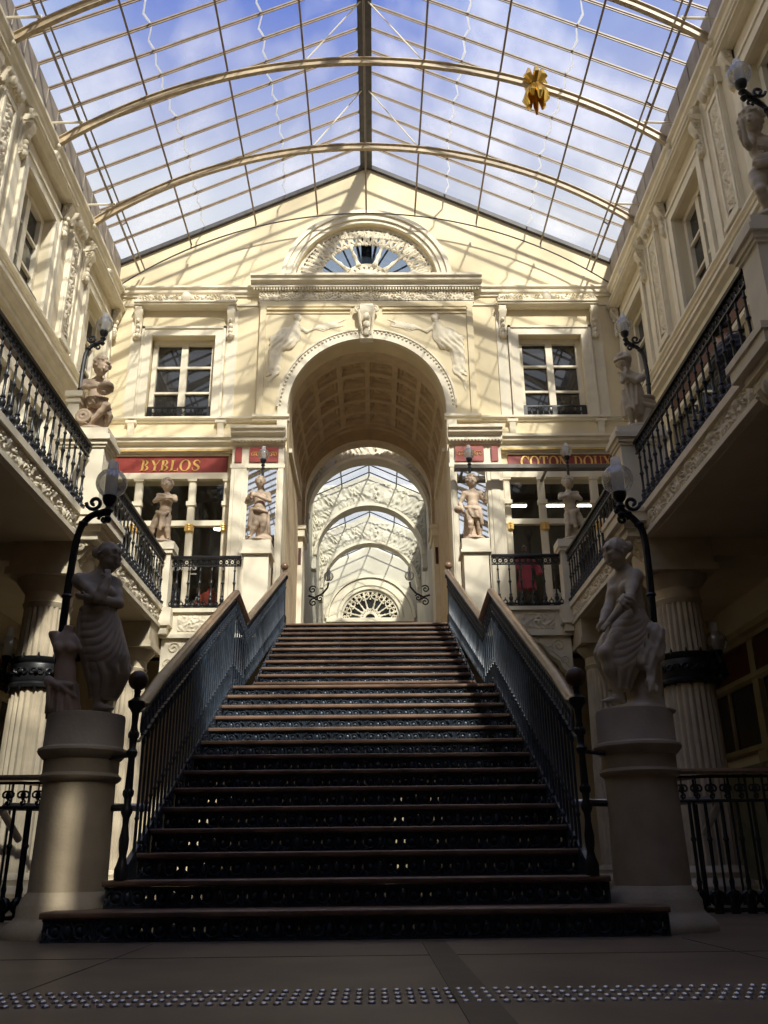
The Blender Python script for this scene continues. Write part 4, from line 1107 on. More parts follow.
# ------------------------------------------------------------------ shops on the end wall
for s, word in ((-1, 'BYBLOS'), (1, 'COTON DOUX')):
    sd = SIDE[s]
    S = lambda a, b: sorted((s*a, s*b))
    g = thing('shopfront', (s*3.65, 15, 3.76), 'cream shopfront of the %s shop beside the arch' % sd, 'shopfront')
    m = MB()
    for a, b in ((2.5, 2.62), (3.13, 3.26), (4.10, 4.24), (4.70, 4.82)):
        c, d = S(a, b); BACK.box(m, c, d, -.06, .05, 3.76, 7.0, .02)
        BACK.box(m, c-.02, d+.02, -.02, .075, 6.42, 6.5); BACK.box(m, c-.02, d+.02, -.02, .075, 6.9, 7.0)
    c, d = S(2.5, 4.82)
    BACK.box(m, c, d, -.05, .06, 6.03, 6.13); BACK.box(m, c, d, -.05, .06, 3.76, 3.92); BACK.box(m, c, d, -.06, .08, 6.94, 7.06)
    c, d = S(3.26, 4.10); BACK.box(m, c+.03, d-.03, -.05, .0, 3.8, 3.9)
    m.build('frame', 'trim', g)
    for a, b in ((2.55, 2.62), (3.13, 3.26), (4.10, 4.24)):
        m = MB(); c, d = S(a, b); BACK.box(m, c-.012, d+.012, .0, .085, 5.92, 6.05)
        for k in range(3): m.sphere(BACK.P((c+d)/2, .075, 5.94+.045*k), .035, 7, 5)
        m.build('gilt_bracket', 'gold', g)
    c, d = S(2.5, 4.82); m = MB(); m.add([(c, 15.03, 3.8), (d, 15.03, 3.8), (d, 15.03, 7), (c, 15.03, 7)], [(0, 1, 2, 3)]); m.build('glass', 'shopglass', g)
    m = MB()
    c, d = S(2.45, 4.9); L = [(c, 15.4), (d, 15.4), (d, 17.2), (c, 17.2)]
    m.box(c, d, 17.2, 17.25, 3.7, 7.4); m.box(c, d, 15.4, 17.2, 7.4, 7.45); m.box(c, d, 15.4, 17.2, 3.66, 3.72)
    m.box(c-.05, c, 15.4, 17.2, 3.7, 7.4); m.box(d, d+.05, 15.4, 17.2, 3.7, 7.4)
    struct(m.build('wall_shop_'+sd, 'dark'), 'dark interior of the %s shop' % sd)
    # sign
    g = thing('shop_sign', (s*3.65, 14.95, 7.1), 'red fascia sign with gold serif letters over the %s shop' % sd, 'sign')
    c, d = (-4.66, -2.58) if s < 0 else (2.62, 4.82)
    m = MB(); BACK.box(m, c, d, .0, .03, 7.07, 7.42); m.build('panel', 'red', g)
    m = MB(); BACK.box(m, c-.03, d+.03, 0, .045, 7.045, 7.075); BACK.box(m, c-.03, d+.03, 0, .045, 7.415, 7.45); m.build('rim', 'trim', g)
    if s < 0: lettering(word, BACK, -4.19, -3.08, 7.115, .225, .03, .042, 'gold', g, .10)
    else: lettering(word, BACK, 2.84, 4.56, 7.155, .225, .03, .042, 'gold', g)
    # pavilion pier with mirror between shop and arch
    g = thing('mirror_pier', (s*1.98, 14.8, 3.75), 'cream pier with tall mirror and red panels, %s of the arch' % sd, 'pier')
    m = MB(); c, d = S(1.5, 2.44); m.box(c, d, 14.62, 15.0, 3.75, 7.5)
    F2 = FR('x', 14.62, -1)
    for a, b in ((2.16, 2.44), (1.5, 1.60)):
        c, d = S(a, b); F2.box(m, c, d, 0, .03, 3.75, 7.06)
        w = (d-c); F2.box(m, c+w*.22, d-w*.22, .03, .045, 4.3, 6.95, .01)
    c, d = S(1.48, 2.46); F2.box(m, c, d, 0, .04, 7.0, 7.08); F2.box(m, c, d, 0, .05, 3.75, 4.15)
    F2.run(m, c, d, 7.46, LOWC); dentils(m, F2, c, d, .05, .115, 7.49, 7.535, .03)
    c2, d2 = S(1.18+.07, 1.5); 
    m.build('body', 'trim', g)
    m = MB(); c, d = S(1.62, 2.13); F2.box(m, c, d, 0, .012, 4.2, 6.97); m.build('mirror', 'mirror', g)
    m = MB(); c, d = S(1.60, 2.12); F2.box(m, c, d, .02, .05, 7.11, 7.40); c, d = S(2.26, 2.38); F2.box(m, c, d, .02, .05, 7.11, 7.40); m.build('red_panels', 'red', g)
    m = MB(); c, d = S(1.62, 2.10)
    for i in range(3):
        u = c+(i+.5)*(d-c)/3
        for q in (-1, 1): m.tube(spiral(F2.P(u+q*.03, .055, 7.255), (q, 0, 0), (0, 0, 1), .008, .06, PI/2, 1.3, 12), .007, 4)
    m.build('scroll_inlay', 'gold', g)
    g2 = m
m = MB()
lw_ = thing('window_lettering', (-3.0, 14.98, 5.2), 'small white shop name on the door glass behind the boy statue', 'lettering')
lettering('BYBLOS', BACK, -3.56, -3.02, 5.22, .13, -.025, -.02, 'white', lw_)
mm = MB(); BACK.box(mm, -3.25, -3.02, -.025, -.02, 5.14, 5.155); mm.build('underline', 'white', lw_)
# awning housing on the right
g = thing('awning_housing', (3.3, 14.4, 7.05), 'long grey awning housing below the right shop sign', 'awning')
m = MB(); m.bbox(1.55, 4.8, 14.28, 14.42, 6.82, 6.92, .02); m.build('box', 'awning', g)
m = MB()
for x in (1.7, 3.2, 4.6): m.box(x-.02, x+.02, 14.40, 14.98 if x > 2.5 else 14.6, 6.85, 6.89)
m.build('brackets', 'awning', g)
# wares and lamps inside the shops
def garment(x, y, z, mt, lab, name='shirt', w=.19, h=.62, sk=None):
    g = thing(name, (x, y, z), lab, name)
    m = MB(); prof = [(.02, h+.05), (.05, h+.06), (.07, h), (w*.95, h-.05), (w, h-.14), (w*.72, h-.22), (w*.66, h*.5), (w*.78, h*.3), (w*.95, .05), (w*.93, 0)]
    vs = []; n = 18
    for r, zz in prof:
        for i in range(n):
            a = 2*PI*i/n; rr = r*(1+.05*math.cos(a*6+zz*9)*(1-zz/h))
            vs.append((x+rr*math.cos(a), y+rr*.6*math.sin(a), z+zz))
    fs = [(j*n+i, j*n+(i+1) % n, (j+1)*n+(i+1) % n, (j+1)*n+i) for j in range(len(prof)-1) for i in range(n)]
    m.add(vs, fs); m.build('body', mt, g)
    m = MB()
    for q in (-1, 1): m.tube([(x+q*w*.82, y, z+h-.08), (x+q*w*1.2, y-.02, z+h-.22), (x+q*w*1.3, y-.03, z+h-.33)], [.055, .06, .065], 8)
    m.build('sleeve', mt, g)
    m = MB(); m.lathe([(.13, 3.76-z), (.13, 3.79-z), (.015, 3.81-z), (.015, h+.1), (.045, h+.12), (.05, h+.2), (.0, h+.26)], x, y, z, 12); m.build('stand', 'wood', g)
garment(2.93, 15.7, 5.02, 'pink', 'pink top on a dress stand in the right shop window')
garment(3.5, 15.9, 4.4, 'white', 'white top on a dress stand right of the pink one', w=.17)
garment(3.85, 16.1, 4.3, 'red', 'dark red top on a stand deep in the right shop', w=.17)
garment(-3.6, 15.9, 4.3, 'navy', 'dark dress on a stand in the left shop window', 'dress', .18, .8)
garment(-2.9, 15.8, 4.25, 'red', 'dark red dress on a stand in the left shop window', 'dress', .18, .8)
garment(-3.2, 16.2, 4.2, 'white', 'pale dress on a stand deep in the left shop', 'dress', .17, .8)
def lightfit(x, y, z, lab, w=.10):
    g = thing('ceiling_lamp', (x, y, z), lab, 'lamp')
    m = MB(); m.lathe([(w, 0), (w+.015, .01), (w+.015, .05), (.02, .06)], x, y, z, 16); m.build('housing', 'trim', g)
    m = MB(); m.lathe([(.01, -.006), (w*.9, -.006), (w*.95, .004), (.01, .004)], x, y, z, 16); m.build('lens', 'spot', g)
    m = MB(); m.tube([(x, y, z+.05), (x, y, 7.4)], .008, 5); m.build('drop_rod', 'iron', g)
lightfit(-2.98, 16.6, 6.58, 'round lit lamp inside the left shop')
for i, (x, n) in enumerate(((2.85, 'left'), (3.6, 'middle'), (4.35, 'right'))):
    g = thing('strip_lamp', (x, 16.05, 6.83), 'thin lit strip lamp high in the right shop, %s one' % n, 'lamp')
    m = MB(); m.bbox(x-.26, x+.26, 16.03, 16.09, 6.83, 6.89, .01); m.build('housing', 'trim', g)
    m = MB(); m.box(x-.25, x+.25, 16.022, 16.09, 6.81, 6.832); m.build('lens', 'spot', g)
    m = MB(); m.tube([(x, 16.06, 6.88), (x, 16.06, 7.4)], .008, 5); m.build('drop_rod', 'iron', g)
for k in range(5):
    x = 2.75+.42*k
    g = thing('folded_clothes', (x, 16.5, 4.1), 'pile of folded clothes on the low table, number %d from the left' % (k+1) if 0 else 'pile of folded clothes in the right shop, %s' % ['leftmost', 'second from left', 'in the middle', 'second from right', 'rightmost'][k], 'clothes', 'folded clothes in the right shop')
    for j, mt in enumerate(random.sample(['white', 'navy', 'red', 'pink', 'white'], 4)):
        m = MB(); m.bbox(x-.15, x+.15, 16.35, 16.65, 4.25+.05*j, 4.298+.05*j, .015); m.build('folded_piece', mt, g)
g = thing('display_table', (3.6, 16.5, 3.75), 'long low table with folded clothes in the right shop', 'table')
m = MB(); m.bbox(2.5, 4.7, 16.3, 16.7, 4.21, 4.25, .008); m.build('tabletop', 'wood', g)
for x in (2.55, 4.65):
    for y in (16.35, 16.65): m = MB(); m.box(x-.03, x+.03, y-.03, y+.03, 3.72, 4.21); m.build('leg', 'wood', g)

# ------------------------------------------------------------------ shopfronts along the galleries and below
for s, fr in ((-1, LEFT), (1, RIGHT)):
    for i, c in enumerate((11.25, 8.0, 4.75)):
        g = thing('gallery_shopfront', fr.P(c, 0, 3.95), 'cream framed shop window on the %s gallery, %s' % (SIDE[s], ['nearest the end wall', 'in the middle bay', 'in the near bay'][i]), 'shopfront', 'shop windows along the galleries')
        h = 1.15 if s < 0 else 1.5; pl = .28 if s < 0 else .1; gn = -.062 if s < 0 else .012
        m = MB()
        for a in (-h, -.42, .34, h-.12): fr.box(m, c+a, c+a+.09, min(0, gn)-.02, .05, 3.82, 6.95, .02)
        for z in (3.82, 6.0, 6.85): fr.box(m, c-h, c+h, -.07, .06, z, z+.12)
        for a in (-h-.14-pl, h+.14) if s < 0 else (-h-.11, h+.01): fr.box(m, c+a, c+a+pl, 0, .06, 3.82, 7.0)
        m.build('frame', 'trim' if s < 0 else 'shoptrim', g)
        m = MB(); fr.box(m, c-h, c+h, 0, .035, 7.1, 7.38); m.build('sign_band', 'darkred', g)
        m = MB(); fr.box(m, c-h, c+h, gn, gn+.004, 3.9, 6.95); m.build('glass', 'pane', g)
        m = MB(); fr.box(m, c-1.2, c+1.2, -.36, -.34, 3.9, 6.95); m.build('dark_room_sheet', 'dark', g)  # near-black sheet in place of the shop's unlit depth
        for k in range(8):
            if s < 0 and k > 3: break
            u = c-1.0+k*.27; z = 4.62+.1*(k % 2)+(1.15 if s > 0 else 0)
            p = tag((lambda q: (fr.box(q, u-.09, u+.09, gn+.004, gn+.012, z, z+.26), q)[1])(MB()).build('poster', ['white', 'pink', 'trim', 'red'][(k*3+i) % 4]), 'small card in the %s gallery shop window, %s, %s from the near end' % (SIDE[s], ['far bay', 'middle bay', 'near bay'][i], ['first', 'second', 'third', 'fourth', 'fifth', 'sixth', 'seventh', 'eighth'][k]), 'card', 'cards in the gallery shop windows')
    g = thing('lower_shopfront', fr.P(8, 0, 0), 'dim lower shopfront with dark red fascia under the %s gallery' % SIDE[s], 'shopfront')
    m = MB()
    fr.run(m, -1, 14.5, 3.0, [(0,0),(.08,0),(.10,.05),(.16,.08),(.16,.16),(0,.2)])
    fr.run(m, -1, 14.5, 2.48, [(0,0),(.05,0),(.09,.04),(.09,.1),(0,.12)])
    fr.run(m, -1, 14.5, 1.62, [(0,0),(.04,0),(.08,.03),(.08,.09),(0,.10)])
    for u in (1.2, 3.2, 5.2, 7.2, 9.2, 11.2, 13.2): fr.box(m, u-.09, u+.09, 0, .07, 0, 3.0); fr.box(m, u-.13, u+.13, 0, .12, 1.48, 1.62); fr.box(m, u+1-.03, u+1.03, 0, .04, 1.7, 2.5)
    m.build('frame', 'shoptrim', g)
    m = MB(); fr.box(m, -1, 14.5, 0, .03, 2.60, 3.0); m.build('fascia', 'darkred', g)
    m = MB()
    for u in (1.2, 3.2, 5.2, 7.2, 9.2, 11.2): fr.box(m, u+.12, u+1.88, 0, .02, .12, 1.5)
    m.build('panels', 'shopgreen', g)
    m = MB()
    for u in (1.2, 3.2, 5.2, 7.2, 9.2, 11.2): fr.box(m, u+.12, u+1.88, 0, .01, 1.72, 2.5)
    m.build('glass', 'pane', g)
    m = MB()
    for u in (5.2, 9.2): fr.box(m, u+1.1, u+1.2, .02, .06, 0, 1.5); fr.box(m, u+1.8, u+1.9, .02, .06, 0, 1.5); fr.box(m, u+1.1, u+1.9, .02, .06, 1.4, 1.5)
    m.build('door_frame', 'wood', g)

# ------------------------------------------------------------------ lamps on posts beside the statues
def lamp(base, path, top, lab, r=.105, pr=.024, s=1, group='globe lamps beside the statues'):
    """base point, path of the post, globe centre"""
    g = thing('globe_lamp', base, lab, 'lamp', group)
    m = MB(); pts = [Vector(p) for p in path]
    # smooth the path
    for _ in range(2):
        q = [pts[0]]
        for a, b in zip(pts, pts[1:]): q += [a*.75+b*.25, a*.25+b*.75]
        pts = q+[pts[-1]]
    m.tube(pts, [pr*1.2-.35*pr*i/len(pts) for i in range(len(pts))], 8)
    m.lathe([(pr*2.2, 0), (pr*2.2, .03), (pr*1.3, .06), (pr*1.2, .08)], base[0], base[1], base[2], 12)
    for f in (.25, .5, .7): 
        p = pts[int(f*(len(pts)-1))]; m.sphere(p, pr*1.5, 8, 6, (1, 1, .6))
    m.build('post', 'iron', g)
    tx, ty, tz = top
    m = MB()
    if len(path) > 2:
        e = Vector((s, 0, 0)); b = Vector(path[-3])+Vector((-s*.03, 0, 0))
        m.tube(spiral(b+Vector((-s*.02, 0, .075)), e, (0, 0, 1), .012, .058, -PI/2, -1.25, 16), [.014]*17, 6)
        m.tube(spiral(b+Vector((s*.06, 0, -.05)), e, (0, 0, 1), .008, .042, PI*.6, 1.2, 14), .012, 6)
        m.tube(spiral(b+Vector((s*.09, .01, .035)), e, (0, 0, 1), .006, .03, PI*.6, -1.2, 12), .010, 6)
        for k in range(4): m.sphere(b+Vector((s*(.02+.025*k), 0, .005*k)), .022, 6, 5)
        m.build('scroll_leaves', 'iron', g)
    m = MB(); z0 = tz-r*.95-.065
    m.lathe([(.016, -.15), (.03, -.12), (.016, -.10), (.02, -.08), (.036, -.06), (.026, -.045), (.02, -.03), (.04, -.005), (.050, .02), (.052, .045), (.04, .05)], tx, ty, z0+.02, 14)
    m.build('cup', 'iron', g)
    m = MB(); m.sphere(top, r, 24, 16); m.build('globe', 'globe', g)
    m = MB(); m.lathe([(r*.38, -r*.92), (r*.40, r*.5), (r*.34, r*1.2), (r*.31, r*1.52), (r*.28, r*1.54)], tx, ty, tz, 16); m.build('glass_chimney', 'chimney', g)
lamp((-1.97, 5.85, 1.265), [(-1.97, 5.85, 1.265), (-1.99, 5.85, 1.9), (-1.975, 5.85, 2.4), (-1.955, 5.85, 2.58), (-1.89, 5.84, 2.67), (-1.81, 5.82, 2.685), (-1.765, 5.80, 2.69), (-1.75, 5.80, 2.72)], (-1.75, 5.80, 2.90), 'globe lamp on a curved black post behind the left foreground statue', .108)
lamp((1.97, 5.85, 1.265), [(1.97, 5.85, 1.265), (2.0, 5.85, 1.9), (2.015, 5.85, 2.35), (2.005, 5.85, 2.55), (1.94, 5.84, 2.63), (1.89, 5.82, 2.66), (1.86, 5.80, 2.67), (1.85, 5.80, 2.72)], (1.85, 5.80, 2.91), 'globe lamp on a curved black post behind the right foreground statue', .110, s=-1)
lamp((-3.36, 9.5, 5.0), [(-3.38, 9.5, 5.0), (-3.44, 9.5, 5.7), (-3.44, 9.5, 6.2), (-3.40, 9.5, 6.33), (-3.32, 9.5, 6.385), (-3.265, 9.5, 6.41), (-3.24, 9.5, 6.45)], (-3.235, 9.5, 6.665), 'globe lamp on a curved post behind the left middle putto', .105)
lamp((3.36, 9.5, 5.0), [(3.40, 9.5, 5.0), (3.49, 9.5, 5.75), (3.48, 9.5, 6.18), (3.43, 9.5, 6.29), (3.345, 9.5, 6.35), (3.295, 9.5, 6.38), (3.275, 9.5, 6.43)], (3.27, 9.5, 6.63), 'globe lamp on a curved post behind the wreathed right middle putto', .105, s=-1)
lamp((3.44, 5.66, 5.0), [(3.44, 5.66, 5.0), (3.47, 5.64, 5.6), (3.43, 5.60, 6.0), (3.38, 5.60, 6.18), (3.29, 5.58, 6.26), (3.22, 5.56, 6.30), (3.20, 5.56, 6.33)], (3.19, 5.55, 6.50), 'globe lamp on a curved post, top right near the viewer', .100, s=-1)
for x, n in ((-1.68, 'at the left stair head'), (1.68, 'at the right stair head'), (3.27, 'at the right landing corner')):
    lamp((x, 13.18 if abs(x) < 2 else 13.12, 4.98), [(x, 13.18 if abs(x) < 2 else 13.12, 4.98), (x, 13.18 if abs(x) < 2 else 13.12, 6.42)], (x, 13.18 if abs(x) < 2 else 13.12, 6.60), 'globe lamp on a straight post behind the statue '+n, .095)
# wall lamps in the glazed hall
for s in (-1, 1):
    g = thing('bracket_lamp', (s*1.46, 20.6, 5.9), 'scrolled iron bracket lamp on the %s wall of the glazed hall' % SIDE[s], 'lamp', 'bracket lamps in the glazed hall')
    m = MB()
    m.tube([(s*1.46, 20.6, 6.35), (s*1.3, 20.6, 6.30), (s*1.12, 20.6, 6.4), (s*1.0, 20.6, 6.55), (s*.98, 20.6, 6.68)], .025, 6)
    for c, r in (((s*1.36, 20.6, 6.5), .10), ((s*1.18, 20.6, 6.28), .09), ((s*1.34, 20.6, 6.18), .11)): m.tube(spiral(c, (s, 0, 0), (0, 0, 1), .012, r, 0, 1.4, 14), .018, 5)
    m.build('scroll_arm', 'iron', g)
    m = MB(); m.sphere((s*.98, 20.6, 6.83), .12, 16, 10); m.build('globe', 'globe', g)
    m = MB(); m.lathe([(.04, -.1), (.04, .1), (.03, .22)], s*.98, 20.6, 6.83, 10); m.build('glass_chimney', 'chimney', g)
# ------------------------------------------------------------------ sculpting with distance fields
def smin(a, b, k):
    h = np.clip(.5+.5*(b-a)/k, 0, 1)
    return b*(1-h)+a*h-k*h*(1-h)
WARP = None            # set while a figure measured with a lean is set upright
class Vol:
    def __init__(s, lo, hi, res):
        s.res = res; s.lo = np.array(lo, float)
        n = [int(math.ceil((hi[i]-lo[i])/res))+1 for i in range(3)]
        s.x, s.y, s.z = [(lo[i]+res*np.arange(n[i])).astype(np.float32) for i in range(3)]
        s.D = np.full(n, 9., np.float32)
    def _put(s, fn, lo, hi, k, mode='u'):
        m = max(k, .01)*1.6+2*s.res
        ix = []
        for i, ax in enumerate((s.x, s.y, s.z)):
            a = int(np.searchsorted(ax, lo[i]-m)); b = int(np.searchsorted(ax, hi[i]+m))
            if b <= a: return s
            ix.append(slice(a, b))
        X = s.x[ix[0]][:, None, None]; Y = s.y[ix[1]][None, :, None]; Z = s.z[ix[2]][None, None, :]
        d = fn(X, Y, Z).astype(np.float32); t = tuple(ix)
        if mode == 'u': s.D[t] = smin(s.D[t], d, k)
        elif mode == 's': s.D[t] = -smin(-s.D[t], d, k)
        elif mode == 'i': s.D[t] = np.maximum(s.D[t], d)
        return s
    def cap(s, a, b, ra, rb=None, k=.02, mode='u'):
        rb = ra if rb is None else rb; a = np.array(a, float); b = np.array(b, float); ab = b-a; L2 = max(1e-9, (ab*ab).sum()); R = max(ra, rb)
        def fn(X, Y, Z):
            px, py, pz = X-a[0], Y-a[1], Z-a[2]
            t = np.clip((px*ab[0]+py*ab[1]+pz*ab[2])/L2, 0, 1)
            return np.sqrt((px-t*ab[0])**2+(py-t*ab[1])**2+(pz-t*ab[2])**2)-(ra+(rb-ra)*t)
        return s._put(fn, np.minimum(a, b)-R, np.maximum(a, b)+R, k, mode)
    def ell(s, c, r, k=.02, rot=None, mode='u'):
        c = np.array(c, float); r = np.array(r, float); Rm = np.eye(3) if rot is None else np.array(rot)
        def fn(X, Y, Z):
            p = [X-c[0], Y-c[1], Z-c[2]]
            q = [p[0]*Rm[0][j]+p[1]*Rm[1][j]+p[2]*Rm[2][j] for j in range(3)]
            k0 = np.sqrt((q[0]/r[0])**2+(q[1]/r[1])**2+(q[2]/r[2])**2)+1e-6
            k1 = np.sqrt((q[0]/r[0]**2)**2+(q[1]/r[1]**2)**2+(q[2]/r[2]**2)**2)+1e-6
            return k0*(k0-1)/k1
        R = r.max(); return s._put(fn, c-R, c+R, k, mode)
    def bump(s, fn):
        s.D = s.D+fn(s.x[:, None, None], s.y[None, :, None], s.z[None, None, :]).astype(np.float32); return s
    def skirt(s, st, n=9, amp=.02, tw=3., ph=0., k=.015, diag=None):
        """cloth tube through stations (z, cx, cy, rx, ry) from top to bottom with hanging folds"""
        st = sorted(st); zs = [q[0] for q in st]
        def fn(X, Y, Z):
            z = np.clip(Z, zs[0], zs[-1]); f = lambda i: np.interp(z, zs, [q[i] for q in st])
            dx = X-f(1); dy = Y-f(2); rx, ry = f(3), f(4); a = np.arctan2(dy/ry, dx/rx)
            t = (zs[-1]-z)/(zs[-1]-zs[0])
            w = np.sin(n*a+tw*z*6+ph+1.2*np.sin(2*a+z*9)); w = np.sign(w)*np.abs(w)**.8
            fold = 1+amp/.1*(.25+.75*t)*(w*.75+.25*np.sin(2.3*n*a-tw*z*4))
            if diag:
                da, fq, sl, z0, z1, c0 = diag; b = np.abs(np.mod(a-c0+PI, 2*PI)-PI)
                m = np.clip((z-z0)/.06, 0, 1)*np.clip((z1-z)/.04, 0, 1); m = m*np.clip((2.9-b)/.5, 0, 1)
                s_ = np.sin(fq*(z+sl*b+.05*np.sin(b*1.5)*b)); fold = fold*(1-m)+m*(1+da*(np.abs(s_)**.7*2-1))
            d = (np.sqrt((dx/rx)**2+(dy/ry)**2)-fold)*np.minimum(rx, ry)
            return np.maximum(d, np.maximum(zs[0]-Z, Z-zs[-1]))
        R = [max(q[3], q[4])*1.3 for q in st]
        lo = (min(q[1]-r for q, r in zip(st, R)), min(q[2]-r for q, r in zip(st, R)), zs[0]); hi = (max(q[1]+r for q, r in zip(st, R)), max(q[2]+r for q, r in zip(st, R)), zs[-1])
        return s._put(fn, np.array(lo), np.array(hi), k)
    def mesh(s):
        D = s.D; n = np.array(D.shape); ins = D < 0
        c = np.zeros(n-1, np.int8)
        for i in (0, 1):
            for j in (0, 1):
                for k in (0, 1): c += ins[i:n[0]-1+i, j:n[1]-1+j, k:n[2]-1+k]
        act = (c > 0) & (c < 8); I = np.argwhere(act)
        idx = np.full(n-1, -1, np.int64); idx[act] = np.arange(len(I))
        cor = [(i, j, k) for i in (0, 1) for j in (0, 1) for k in (0, 1)]
        val = {o: D[I[:, 0]+o[0], I[:, 1]+o[1], I[:, 2]+o[2]] for o in cor}
        P = np.zeros((len(I), 3)); cnt = np.zeros(len(I))
        for a in cor:
            for ax in range(3):
                if a[ax]: continue
                b = tuple(1 if q == ax else a[q] for q in range(3)); va, vb = val[a], val[b]
                cr = (va < 0) != (vb < 0); t = np.where(cr, va/np.where(cr, va-vb, 1), 0)
                for q in range(3): P[:, q] += cr*(a[q]+(t if q == ax else 0))
                cnt += cr
        P = P/cnt[:, None]; V = s.lo+(I+P)*s.res; F = []
        for ax in range(3):
            u, w = [(1, 2), (2, 0), (0, 1)][ax]
            sl0 = [slice(None)]*3; sl1 = [slice(None)]*3; sl0[ax] = slice(0, -1); sl1[ax] = slice(1, None)
            A = ins[tuple(sl0)]; B = ins[tuple(sl1)]
            for neg in (0, 1):
                E = np.argwhere((A & ~B) if not neg else (~A & B))
                E = E[(E[:, u] > 0) & (E[:, w] > 0) & (E[:, u] < n[u]-1) & (E[:, w] < n[w]-1)]
                if not len(E): continue
                q = []
                for du, dw in ((1, 1), (0, 1), (0, 0), (1, 0)):
                    e = E.copy(); e[:, u] -= du; e[:, w] -= dw; q.append(idx[e[:, 0], e[:, 1], e[:, 2]])
                q = np.stack(q, 1)
                F.append(q[:, ::-1] if neg else q)
        F = np.concatenate(F); F = F[(F >= 0).all(1)]
        # one relaxing pass to take the grid out of the surface
        for _ in range(1):
            S = np.zeros_like(V); C = np.zeros(len(V))
            for a, b in ((0, 1), (1, 2), (2, 3), (3, 0)):
                np.add.at(S, F[:, a], V[F[:, b]]); np.add.at(C, F[:, a], 1); np.add.at(S, F[:, b], V[F[:, a]]); np.add.at(C, F[:, b], 1)
            V = V*.5+.5*S/np.maximum(C, 1)[:, None]
        return V, F
    def build(s, name, m, parent, at=(0, 0, 0), sc=1.):
        V, F = s.mesh()
        if WARP: V = V*np.array([1, 1, 1.03]); V[:, 0] += WARP[0]+WARP[1]*V[:, 2]
        return np_mesh(name, V*sc+np.array(at), F, m, parent)

def basis(look, roll=0.):
    f = Vector(look).normalized(); r = f.cross(Vector((0, 0, 1))).normalized(); u = r.cross(f).normalized()
    if roll: q = Matrix.Rotation(roll, 3, f); r = q @ r; u = q @ u
    return np.array([[r.x, f.x, u.x], [r.y, f.y, u.y], [r.z, f.z, u.z]])     # columns: right, forward, up
def lerp(a, b, t): return tuple(a[i]+(b[i]-a[i])*t for i in range(3))
def head(V, c, look, h, roll=0.):
    """h = half height of the head"""
    B = basis(look, roll); c = np.array(c, float); P = lambda x, y, z: c+B @ (np.array([x, y, z])*h)
    E = lambda x, y, z, rx, ry, rz, k=.15, mode='u': V.ell(P(x, y, z), np.array([rx, ry, rz])*h, k*h, B, mode)
    E(0, -.08, .18, .74, .86, .80); E(0, .18, -.28, .58, .62, .68, .3); E(0, .42, -.72, .30, .28, .24, .3)
    E(0, .66, .16, .52, .20, .16, .2)
    for s in (-1, 1):
        E(s*.27, .82, .03, .17, .16, .10, .05, 's'); E(s*.26, .72, .02, .15, .12, .11, .03)
        E(s*.36, .60, -.28, .22, .2, .2, .25); E(s*.74, -.02, -.08, .07, .17, .24, .06)
    V.cap(P(0, .80, .10), P(0, 1.02, -.26), .085*h, .13*h, .12*h)
    E(0, .80, -.50, .24, .10, .055, .05); E(0, .77, -.60, .20, .10, .06, .05); E(0, .84, -.555, .2, .05, .012, .02, 's')
def hair(V, c, look, h, style='curls', roll=0.):
    B = basis(look, roll); c = np.array(c, float); P = lambda x, y, z: c+B @ (np.array([x, y, z])*h)
    E = lambda x, y, z, rx, ry, rz, k=.12, mode='u': V.ell(P(x, y, z), np.array([rx, ry, rz])*h, k*h, B, mode)
    if style == 'curls':
        E(0, -.16, .30, .88, .90, .82); E(0, -.55, -.25, .66, .48, .62)
        R = random.Random(5)
        for i in range(58):
            a = R.uniform(0, 2*PI); t = R.uniform(-.55, 1.); q = math.sqrt(max(0, 1-t*t))
            x, y, z = q*math.cos(a)*.88, q*math.sin(a)*.92-.14, t*.86+.26
            if y > .35 and z < .48: continue
            E(x, y, z, .19, .19, .19, .07)
    else:
        E(0, -.12, .27, .79, .88, .78); E(0, -.45, -.05, .62, .5, .55)
        E(0, -1.16, -.02, .42, .42, .44, .1)
        for s in (-1, 1):
            for i in range(7): E(s*(.24+.085*i), .60-.15*i, .66-.11*i, .15, .16, .14, .08)
    E(0, .98, -.28, .60, .56, .70, .12, 's')
    if style == 'bun':
        B3 = B; c3 = c
        def fn(X, Y, Z):
            q = (X-c3[0])*B3[0][1]+(Y-c3[1])*B3[1][1]+(Z-c3[2])*B3[2][1]; p = (X-c3[0])*B3[0][0]+(Y-c3[1])*B3[1][0]+(Z-c3[2])*B3[2][0]
            return .034*h*np.sin(p/h*13+2.0*np.sin(q/h*4))
        V.bump(fn)
